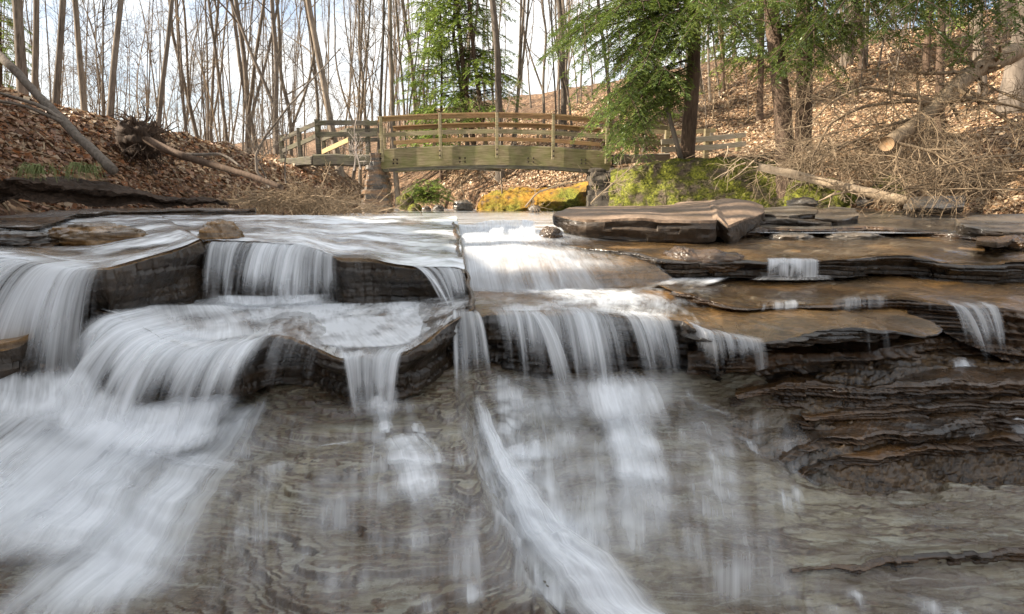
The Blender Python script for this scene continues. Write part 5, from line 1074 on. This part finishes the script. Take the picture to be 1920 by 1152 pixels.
# big fallen tree with its dead crown spilling left
curves = [([(1905, 98, 15.5), (1860, 118, 14.8), (1820, 138, 14.4), (1770, 185, 13.4), (1715, 235, 12.4), (1662, 270, 11.2)], .24, .13)]
E = explicit_plant('fallen_tree', 'big fallen tree with a sawn end and a dead tangled crown on the right bank', 'fallen tree', curves + [
    ([(1830, 135, 14.2), (1760, 138, 13.8), (1700, 136, 13.6), (1600, 130, 13.4)], .05, .02), ([(1900, 100, 15), (1840, 95, 14.4), (1780, 88, 14), (1690, 80, 13.6)], .035, .012),
    ([(1760, 190, 13.2), (1680, 175, 12.8), (1620, 165, 12.6), (1560, 190, 12.4), (1520, 230, 12.2)], .05, .015), ([(1750, 195, 13), (1700, 190, 12.6), (1620, 200, 12.2), (1560, 230, 11.9), (1525, 290, 11.7), (1522, 322, 11.6)], .045, .016),
    ([(1740, 215, 12.8), (1650, 240, 12.2), (1590, 270, 11.9), (1520, 310, 11.6)], .035, .012), ([(1700, 235, 12.4), (1640, 265, 12), (1580, 285, 11.7)], .03, .012), ([(1680, 268, 11.2), (1760, 290, 11), (1830, 325, 10.8), (1880, 370, 10.6)], .035, .015),
    ([(1722, 155, 12.6), (1724, 200, 12.2), (1722, 245, 11.9), (1740, 280, 11.6)], .028, .01), ([(1722, 210, 12), (1750, 225, 11.8), (1765, 258, 11.6)], .016, .007), ([(1668, 130, 12.8), (1668, 180, 12.4), (1690, 230, 12.1)], .02, .008), ([(1672, 135, 12.8), (1700, 170, 12.6)], .016, .008),
    ([(1920, 205, 12.6), (1860, 190, 12.6), (1800, 188, 12.8), (1740, 195, 13)], .03, .014), ([(1920, 290, 10.8), (1820, 298, 10.7), (1700, 330, 10.6), (1640, 362, 10.6)], .022, .012), ([(1940, 320, 10.6), (1850, 325, 10.5), (1740, 345, 10.5), (1660, 365, 10.5)], .022, .010), ([(1930, 355, 10.3), (1800, 355, 10.3), (1700, 352, 10.4)], .018, .010),
    ([(1690, 275, 11), (1680, 310, 10.9), (1700, 355, 10.8)], .025, .012), ([(1790, 165, 13.4), (1850, 200, 12.4), (1930, 250, 11.8)], .05, .03), ([(1830, 150, 14), (1880, 175, 13.2), (1940, 200, 12.6)], .03, .02), ([(1660, 230, 12.2), (1600, 240, 11.8), (1480, 270, 11.6)], .02, .006),
    ([(1570, 150, 13.2), (1500, 200, 12.6), (1470, 260, 12.3)], .018, .006)], 'twig', seed=12, extra=500, elen=.7, minr=.003)
c0 = np.array(E.location); q = PL([(1662, 270, 11.2)])[0] - c0; d = PL([(1662, 270, 11.2)])[0] - PL([(1715, 235, 12.4)])[0]; d /= np.linalg.norm(d)
a = np.cross(d, [0, 0, 1.]); a /= np.linalg.norm(a); b = np.cross(d, a); R_ = .135; t_ = np.linspace(0, 2 * np.pi, 28, endpoint=False)
v = np.vstack([[q + d * .012], q + d * .012 + R_ * (np.cos(t_)[:, None] * a + np.sin(t_)[:, None] * b), q - d * .03 + R_ * 1.02 * (np.cos(t_)[:, None] * a + np.sin(t_)[:, None] * b)])
i = np.arange(28); j = (i + 1) % 28
me = mesh_mixed('sawn_end', v, np.stack([1 + i, 1 + j, 29 + j, 29 + i], 1), np.stack([np.zeros(28, int), 1 + i, 1 + j], 1), M['cut'], E)
uvl = me.data.uv_layers.new(name='UVMap'); uvv = np.vstack([[[0, 0]], np.stack([np.cos(t_), np.sin(t_)], 1), np.stack([np.cos(t_), np.sin(t_)], 1)])
for lp in me.data.loops: uvl.data[lp.index].uv = uvv[lp.vertex_index]
# heap of dead twigs left of it, low on the bank
def twig_heap(name, label, cx, cy, Y, sx, sz, n, seed, rmin=.003, rmax=.012, L=.9, sy=.6):
    rg = random.Random(seed); c = P(cx, cy, Y); E = empty(name, c); tag(E, label, 'brush pile', kind='thing'); T = Tubes(); T2 = Tubes()
    for k in range(n):
        x, y, z = rg.gauss(0, sx * .5), rg.gauss(0, sy * .5), abs(rg.gauss(0, sz * .6)) * max(.2, 1 - abs(rg.gauss(0, .5)))
        a = rg.uniform(0, 6.28); d = np.array([math.cos(a), math.sin(a) * .6, rg.gauss(0, .35)]); d /= np.linalg.norm(d)
        grow(T if k % 3 else T2, np.array([x, y, z]), d, L * rg.uniform(.4, 1.3), rg.uniform(rmin, rmax) * (1.6 if k % 3 == 0 else 1), 1 if rg.random() < .6 else 0, rg, -.5, 4, .25, 4, minr=.003)
    T2.build('branches', M['deadwood'] if seed % 2 else M['twig'], E); T.build('twigs', M['twig'], E); return E
twig_heap('brush_pile', 'dense heap of fine dead twigs between the two dark hemlock trunks and the sawn log', 1530, 318, 14.2, 1.9, 1.1, 270, 31, L=.9)
twig_heap('brush_pile', 'tangle of dead hemlock twigs beneath the sawn log end', 1700, 325, 13.6, 1.9, .9, 250, 33, L=.9)
twig_heap('brush_pile', 'dead branches and twigs at the right edge of the bank', 1850, 345, 12.6, 1.8, .6, 200, 35, L=1.0)
twig_heap('driftwood_pile', 'matted heap of dark driftwood twigs at the water edge on the left', 540, 384, 13.4, 1.5, .38, 420, 36, L=.7)
twig_heap('driftwood_pile', 'grey flood debris of sticks in front of the left abutment', 640, 396, 17, 2.0, .3, 160, 38, L=.9)
explicit_plant('dead_branch', 'bleached forked dead branch lying from the right abutment into the creek', 'branch', [([(985, 388, 17.5), (1010, 360, 17.6), (1060, 345, 17.8), (1110, 338, 18.2)], .03, .015), ([(1000, 366, 17.6), (1000, 385, 17.5), (1012, 392, 17.4)], .015, .008), ([(1108, 383, 16.8), (1130, 360, 17), (1160, 335, 17.2), (1200, 300, 17.5)], .026, .01), ([(1118, 370, 17), (1115, 345, 17)], .014, .006), ([(1140, 350, 17.1), (1180, 335, 17.2)], .012, .005)], 'deadwood', seed=15, extra=36, elen=.5)
for i, (pts, lab) in enumerate([([(664, 320, 18.6), (668, 285, 18.6), (664, 245, 18.6), (672, 200, 18.7)], 'taller of two pale young stems before the left approach fence'), ([(676, 318, 18.4), (668, 285, 18.4), (660, 262, 18.4)], 'shorter pale stem crossing the taller one by the left approach fence')]):
    explicit_plant('sapling', lab, 'sapling', [(pts, .022, .008)], 'bark_pale', seed=40 + i, extra=10, elen=.35)
for i, (px, py, Y, lab) in enumerate([(75, 352, 8.3, 'tuft of green grass hanging over the left bank edge, nearer the corner'), (165, 350, 8.6, 'tuft of green grass hanging below the foot of the leaning trunk')]):
    rg = random.Random(i); T = Tubes(); c = P(px, py - 26, Y)
    for k in range(55):
        a = rg.uniform(2.6, 6.9); L = rg.uniform(.12, .3); d = np.array([math.cos(a) * .7, math.sin(a) * .5 - .3, 0]); q = np.array([[0, 0, 0], [0, 0, .45], [0, 0, .5], [0, 0, .1], [0, 0, -.45]]) * L + np.outer([0, .3, .7, 1, 1.2], d) * L + np.array([rg.gauss(0, .1), rg.gauss(0, .03), 0])
        T.add(q, np.linspace(.005, .0015, 5), 3, cap=False)
    m = M.get('grass') or NT('grass_blade')
    if isinstance(m, NT): M['grass'] = m.done(m.bsdf(Base_Color=(.16, .19, .06), Roughness=.6))
    o = T.build('grass_tuft', M['grass']); o.location = tuple(c); tag(o, lab, 'grass tuft', kind='thing')

# sticks lying on the leaves
rg = random.Random(8); T = Tubes(); k = 0
while k < 900:
    az = rg.uniform(-.80, .82); rr_ = math.exp(rg.uniform(math.log(8.5), math.log(40))); x, y = rr_ * math.sin(az), rr_ * math.cos(az)
    if not (XL(y) - x > .1 or x - XR(y) > .2): continue
    k += 1; a_ = rg.uniform(0, 3.14); L = rg.uniform(.2, .9) * (1 + rr_ / 30); q = []
    for u in (-.5, -.2, .1, .5): xx, y2 = x + math.cos(a_) * L * u, y + math.sin(a_) * L * u; q.append((xx + rg.gauss(0, .03), y2, gz(xx, y2) + .03))
    T.add(np.array(q), np.array([1, .9, .7, .4]) * rg.uniform(.006, .016) * (1 + rr_ / 40), 4, cap=False)
tag(T.build('stick_litter', M['twig']), 'grey brown sticks scattered over the fallen leaves', 'sticks', kind='stuff')

# ------------------------------------------------------------------ hemlocks
class Needles:
    def __init__(s): s.a = []; s.c = []
    def add(s, p, d, side, L, w, col): s.a.append((p, d, side, L, w)); s.c.append(col)
    def build(s, name, parent):
        n = len(s.a); p = np.array([q[0] for q in s.a]); d = np.array([q[1] for q in s.a]); sd = np.array([q[2] for q in s.a]); L = np.array([q[3] for q in s.a])[:, None]; w = np.array([q[4] for q in s.a])[:, None]
        v = np.stack([p - sd * w * .3, p + d * L * .55 - sd * w, p + d * L, p + d * L * .5 + sd * w], 1).reshape(-1, 3)
        i = np.arange(n)[:, None] * 4 + np.arange(4)[None]
        return mesh_np(name, v, i, M['needles'], parent, smooth=False, colors=np.repeat(np.array(s.c), 4, 0))
def bough(N, T, pts, rg, spread=.55, dens=1.0, dark=1.0, el=.11, r=.03, st=.055):
    """flat drooping hemlock spray along a limb"""
    L = np.linalg.norm(np.diff(pts, axis=0), axis=1).sum(); n = max(6, int(L / .11)); q = resample(pts, n)
    T.add(q, np.linspace(r, .005, n), 4, cap=False)
    T_ = np.gradient(q, axis=0); T_ /= np.linalg.norm(T_, axis=1)[:, None]
    for i in range(int(n * .12), n):
        t = i / n
        for sg in (-1, 1):
            if rg.random() > dens: continue
            side = np.cross(T_[i], [0, 0, 1.]); side /= np.linalg.norm(side) + 1e-9
            d = side * sg * .8 + T_[i] * rg.uniform(.4, .8) + np.array([0, 0, rg.uniform(-.35, .12)]); d /= np.linalg.norm(d)
            bl = spread * (1.15 - t) * rg.uniform(.55, 1.2) + .1; m = max(3, int(bl / st)); p = q[i].copy(); dd = d
            tone = rg.random()
            for k in range(m):
                dd = dd + np.array([rg.gauss(0, .05), rg.gauss(0, .05), -.05]); dd /= np.linalg.norm(dd); p = p + dd * st
                for s2 in (-1, 1, 0):
                    if rg.random() < .12: continue
                    sd = np.cross(dd, [0, 0, 1.]); sd /= np.linalg.norm(sd) + 1e-9
                    ed = dd * .75 + sd * s2 * .8 + np.array([0, 0, rg.gauss(0, .22)]); ed /= np.linalg.norm(ed)
                    w3 = np.cross(ed, [rg.gauss(0, .5), rg.gauss(0, .5), 1.]); w3 /= np.linalg.norm(w3) + 1e-9
                    g = rg.uniform(.7, 1.25) * dark; tip = (k / m)
                    col = ((.10 + .15 * tone * tip) * g, (.145 + .14 * tone * tip) * g, (.028 + .02 * tone) * g)
                    N.add(p, ed, w3, el * rg.uniform(.6, 1.25), el * .13, col)
def hemlock(seed, H, r, nl, low, spreadL, mat='bark_dark', dark=1.0, dens=.9, el=.12, az=None, droop=.5, bs=.6):
    rg = random.Random(seed); E = empty('hemlock_tree'); T = Tubes(); B = Tubes(); N = Needles()
    pts = np.array([[.1 * math.sin(i * .5 + seed), .1 * math.cos(i * .4), -.4 + (H + .4) * i / 14] for i in range(15)]); rad = r * (1 - .8 * np.linspace(0, 1, 15)); rad[0] *= 1.4
    pf = resample(pts, 50); T.add(pf, np.interp(np.linspace(0, 1, 50), np.linspace(0, 1, 15), rad) * (1 + .06 * fbm(np.arange(50) * .5, seed, 0, 3, 2)), 12)
    for k in range(nl):
        t = low + (1 - low) * ((k + rg.random()) / nl); z = t * H; i = min(13, int((z + .4) / (H + .4) * 14)); a = rg.uniform(0, 6.28) if az is None else rg.uniform(*az)
        L = spreadL * (1.12 - t) ** .6 * rg.uniform(.6, 1.1); d = np.array([math.cos(a), math.sin(a), 0]); p0 = pts[i] * np.array([1, 1, 0]) + np.array([0, 0, z])
        dr = droop * L * rg.uniform(.5, 1.1)
        q = np.array([p0 + d * L * s + np.array([0, 0, .12 * L * math.sin(s * 2.2) - dr * s ** 2]) + np.array([rg.gauss(0, .05), rg.gauss(0, .05), 0]) for s in (0, .2, .4, .6, .8, 1)])
        bough(N, B, q, rg, bs, dens, dark, el, r=.02 + .012 * L / 3)
    T.build('trunk', M[mat], E, disp=.01, dscale=5); B.build('branches', M['bark_dark'], E); N.build('foliage', E); return E
HM = [hemlock(3, 15, .15, 95, .14, 3.0, dens=.42, el=.15, bs=.7, dark=1.7), hemlock(4, 12, .08, 80, .10, 2.6, dens=.40, el=.15, droop=.35, bs=.7, dark=2.0)]
for i, (px, pt, Y, k, sc, lab) in enumerate([(895, 858, 29.5, 0, 1.0, 'dark leaning hemlock behind the bridge, left of the tall brown trunk'), (830, 822, 30, 1, 1.05, 'light green feathery hemlock left of the leaning one behind the bridge'), (792, 800, 33, 1, .9, 'small thin hemlock furthest left behind the bridge railing'), (912, 884, 29, 0, .95, 'hemlock close behind the dark leaning one'),
        (1215, 1212, 27, 1, 1.0, 'yellow green young hemlock behind the right bridge end'), (1420, 1416, 27, 0, 1.0, 'hemlock on the sunlit slope left of the twin dark trunks'), (1345, 1340, 36, 0, .9, 'distant hemlock above the pale right fence'), (1600, 1590, 30, 0, 1.1, 'dark hemlock uphill behind the dead brush'), (1720, 1730, 27, 0, 1.0, 'hemlock uphill above the sawn log'), (8, 4, 26, 0, .55, 'dark conifer behind the trunks in the top left corner')]):
    o = use(HM[k], ('h', k)); o.location = tuple(place(px, Y)); l = lean_of(px, pt, Y); from mathutils import Quaternion
    o.rotation_mode = 'QUATERNION'; o.rotation_quaternion = Quaternion((0, 1, 0), l) @ Quaternion((0, 0, 1), i * 1.7); o.scale = (sc, sc, sc); tag(o, lab, 'hemlock tree', kind='thing')
# trees added on the unseen left hill to shade and dapple the creek
rg = random.Random(99)
for i in range(8):
    o = copy_thing(HM[i % 2], (0, 0, 0)); x = -11.5 - i * 1.5 + rg.uniform(-1, 1); y = rg.uniform(-3.4, 1.2); o.location = (x, y, gz(x, y)); o.rotation_mode = 'XYZ'; o.rotation_euler = (0, 0, i * 1.3); s = rg.uniform(1.0, 1.35); o.scale = (s, s, s)
    tag(o, 'hemlock added on the left hill outside the view to shade the near creek', 'hemlock tree', 'added hemlocks on the left hill', 'thing')
for i in range(12):
    o = copy_thing(TPL[rg.choice([0, 3, 5])], (0, 0, 0)); x = rg.uniform(-24, -11); y = rg.uniform(2.0, 9) if x > -14 else rg.uniform(2, 11); y = min(y, -x * .95); o.location = (x, y, gz(x, y)); o.rotation_mode = 'XYZ'; o.rotation_euler = (0, 0, i); s = rg.uniform(.9, 1.3); o.scale = (s, s, 1)
    tag(o, 'bare tree added on the left hill outside the view to dapple the light', 'tree', 'added bare trees on the left hill', 'thing')
def hero(name, label, base_px, Y, top_px, dia, limbs, seed, H=11, mat='bark_dark', dark=.9, bs=.6, el=.10, dens=.75, pyb=300, thin=False):
    rg = random.Random(seed); b = place(base_px, Y, pyb); E = empty(name, b); tag(E, label, 'hemlock tree', kind='thing'); tp = P(top_px, 0, Y); T = Tubes()
    dirn = (tp - b); dirn = dirn / dirn[2]; pts = np.array([dirn * z + np.array([.05 * math.sin(z * .9 + seed), .05 * math.cos(z), 0]) for z in np.linspace(-.4, H, 16)]); n = 50; pf = resample(pts, n)
    rad = dia / 2 * np.interp(np.linspace(0, 1, n), [0, .06, .15, 1], [1.5, 1.08, 1, .35]) * (1 + .05 * fbm(np.arange(n) * .6, seed, 0, 3, 3)); T.add(pf, rad, 14); T.build('trunk', M[mat], E, disp=.012, dscale=6)
    B = Tubes(); N = Needles()
    for (z0, end, Ye) in limbs:
        p0 = dirn * z0; pe = P(end[0], end[1], Ye) - b; mid = p0 * .5 + pe * .5 + np.array([rg.gauss(0, .1), rg.gauss(0, .1), np.linalg.norm(pe - p0) * .10]); m2 = p0 * .2 + pe * .8 + np.array([0, 0, np.linalg.norm(pe - p0) * .07])
        q = resample(np.array([p0, mid, m2, pe]), 14); bough(N, B, q, rg, bs, dens, dark, el)
        for k in range(4):       # side boughs
            i = rg.randint(4, 12); d = q[i + 1] - q[i]; d /= np.linalg.norm(d); s = np.cross(d, [0, 0, 1]); s /= np.linalg.norm(s); L = rg.uniform(.5, 1.2); dd = d * .7 + s * rg.choice((-1, 1)) * .7
            sub = np.array([q[i] + dd * L * u + np.array([0, 0, -.35 * L * u * u]) for u in (0, .35, .7, 1)]); bough(N, B, sub, rg, bs * .65, dens, dark, el, r=.012)
    B.build('branches', M['bark_dark'], E); N.build('foliage', E) if N.a else None; return E
rg = random.Random(77)
limbs = []
for (a, b_, n_) in [((1010, 1260), (20, 110), 12), ((1050, 1250), (100, 180), 10), ((1090, 1240), (170, 250), 10), ((1110, 1190), (240, 292), 7), ((1330, 1480), (20, 120), 8), ((1200, 1330), (10, 80), 5), ((1000, 1060), (60, 130), 3)]:
    for k in range(n_):
        e = (rg.uniform(*a), rg.uniform(*b_)); z = max(1.6, (1.2 - (e[1] - 300) / 60) * .75 + rg.uniform(.6, 1.6)); limbs.append((z, e, rg.uniform(14.5, 18.5)))
hero('hemlock_tree', 'hemlock with a straight lit trunk and green boughs hanging before the right bridge end', 1292, 18.6, 1300, W(25, 18.6), limbs, 5, dark=.8)
limbs = [(rg.uniform(4.0, 6.5), (rg.uniform(1380, 1640), rg.uniform(-10, 130)), rg.uniform(12.5, 17)) for k in range(12)]
hero('hemlock_tree', 'dark hemlock trunk leaning left, left one of the twin trunks beyond the pale fence', 1487, 15.6, 1450, W(33, 15.6), limbs, 6, dark=.7, dens=.55)
limbs = [(rg.uniform(3.6, 6.5), (rg.uniform(1500, 1800), rg.uniform(-20, 150)), rg.uniform(12, 15)) for k in range(17)]
hero('hemlock_tree', 'straight dark hemlock trunk, right one of the twin trunks', 1503, 16.4, 1507, W(27, 16.4), limbs, 7, dark=.55, dens=.55)
hero('young_tree', 'thin curved trunk leaning left just before the straight lit hemlock trunk', 1277, 18.2, 1200, W(9, 18.2), [(2.6, (1215, 130), 17.5), (2.2, (1180, 180), 17), (3.0, (1160, 90), 17.2)], 8, H=4.5, mat='bark', dark=.9)
limbs = [(rg.uniform(3.5, 6), (rg.uniform(1640, 1930), rg.uniform(-20, 110)), rg.uniform(10, 13)) for k in range(16)]
hero('hemlock_tree', 'hemlock on the right hillside with dark boughs at the top right', 1760, 17.5, 1765, W(14, 17.5), limbs, 9, dark=.4, dens=.7)
# low hemlock bush under the bridge
E = empty('hemlock_bush', place(800, 24.5, 350)); E.location.z = P(800, 385, 24.5)[2]; tag(E, 'low fresh green hemlock bush growing on the bank under the bridge', 'bush', kind='thing'); B = Tubes(); N = Needles(); rg = random.Random(3)
for k in range(44):
    a = rg.uniform(0, 6.28); L = rg.uniform(.5, 1.15); z = rg.uniform(.1, .95); d = np.array([math.cos(a), math.sin(a) * .7, 0]); q = np.array([[0, 0, z * .7], d * L * .5 + [0, 0, z + .15], d * L + [0, 0, z - .05]]); bough(N, B, resample(q, 8), rg, .38, .9, 1.7, .10, .012)
B.build('branches', M['bark_dark'], E); N.build('foliage', E)
# boulders under the bridge
for i, (px, py, Y, w, d, h, mt, lab) in enumerate([(415, 444, 6.05, .21, .22, .17, 'rock_shelf', 'brown rock knob between the two upper left falls'), (182, 446, 6.2, .50, .34, .15, 'rock_shelf', 'long brown rock hump washed by water at the upper left'), (20, 455, 5.8, .42, .3, .11, 'rock_wet', 'dark wet rock at the far left edge above the falls'),
        (1032, 446, 7.5, .15, .2, .14, 'rock_wet', 'small dark wet boulder at the left end of the big dry slab'), (1910, 458, 6.9, .22, .3, .10, 'rock_wet', 'small dark wet block below the jutting slab'), (1330, 492, 6.1, .40, .26, .13, 'rock_wet', 'glistening black rock left of the small white fall on the second tier'), (1280, 488, 6.2, .2, .25, .14, 'rock_wet', 'black wet lump beside the brown hump'), (1385, 436, 8.4, .42, .3, .12, 'rock_wet', 'dark wet rock in the gap right of the big dry slab'),
        (1480, 446, 8.0, .30, .2, .07, 'rock_grey', 'low rock with water breaking over it on the second tier'), (1600, 444, 8.0, .38, .2, .06, 'rock_grey', 'low round rock under a rippled skin of water')]):
    cc = P(px, py, Y); o = blob('boulder', (0, 0, 0), (w, d, h), mt, None, 80 + i, np.zeros(3), .34, 90); o.location = tuple(cc); tag(o, lab, 'boulder', kind='thing')
for i, (px, py, Y, w, h, lab) in enumerate([(778, 392, 23, .26, .2, 'round mossy boulder below the hemlock bush'), (800, 394, 22.6, .18, .14, 'small pale stone right of the round boulder'), (822, 393, 23, .22, .18, 'angular stone near the middle under the bridge'), (760, 380, 23.4, .35, .32, 'dark boulder beside the left abutment under the bridge'), (868, 388, 23.5, .4, .25, 'low grey rock left of the orange moss'), (1002, 392, 20, .2, .12, 'grey stone at the foot of the orange moss'),
        (1585, 372, 12.6, .22, .18, 'dark mossy boulder beneath the pale log'), (1505, 382, 12.2, .3, .12, 'flat stone at the foot of the dark moss bank'), (1620, 378, 11.8, .16, .1, 'small dark stone beside the pale log foot')]):
    c = P(px, py, Y); o = blob('boulder', (0, 0, 0), (w, w * .8, h), 'rock_grey' if i not in (0, 3, 6) else 'moss_wall', None, 60 + i, np.zeros(3), .45, 40); o.location = tuple(c); tag(o, lab, 'boulder', kind='thing')
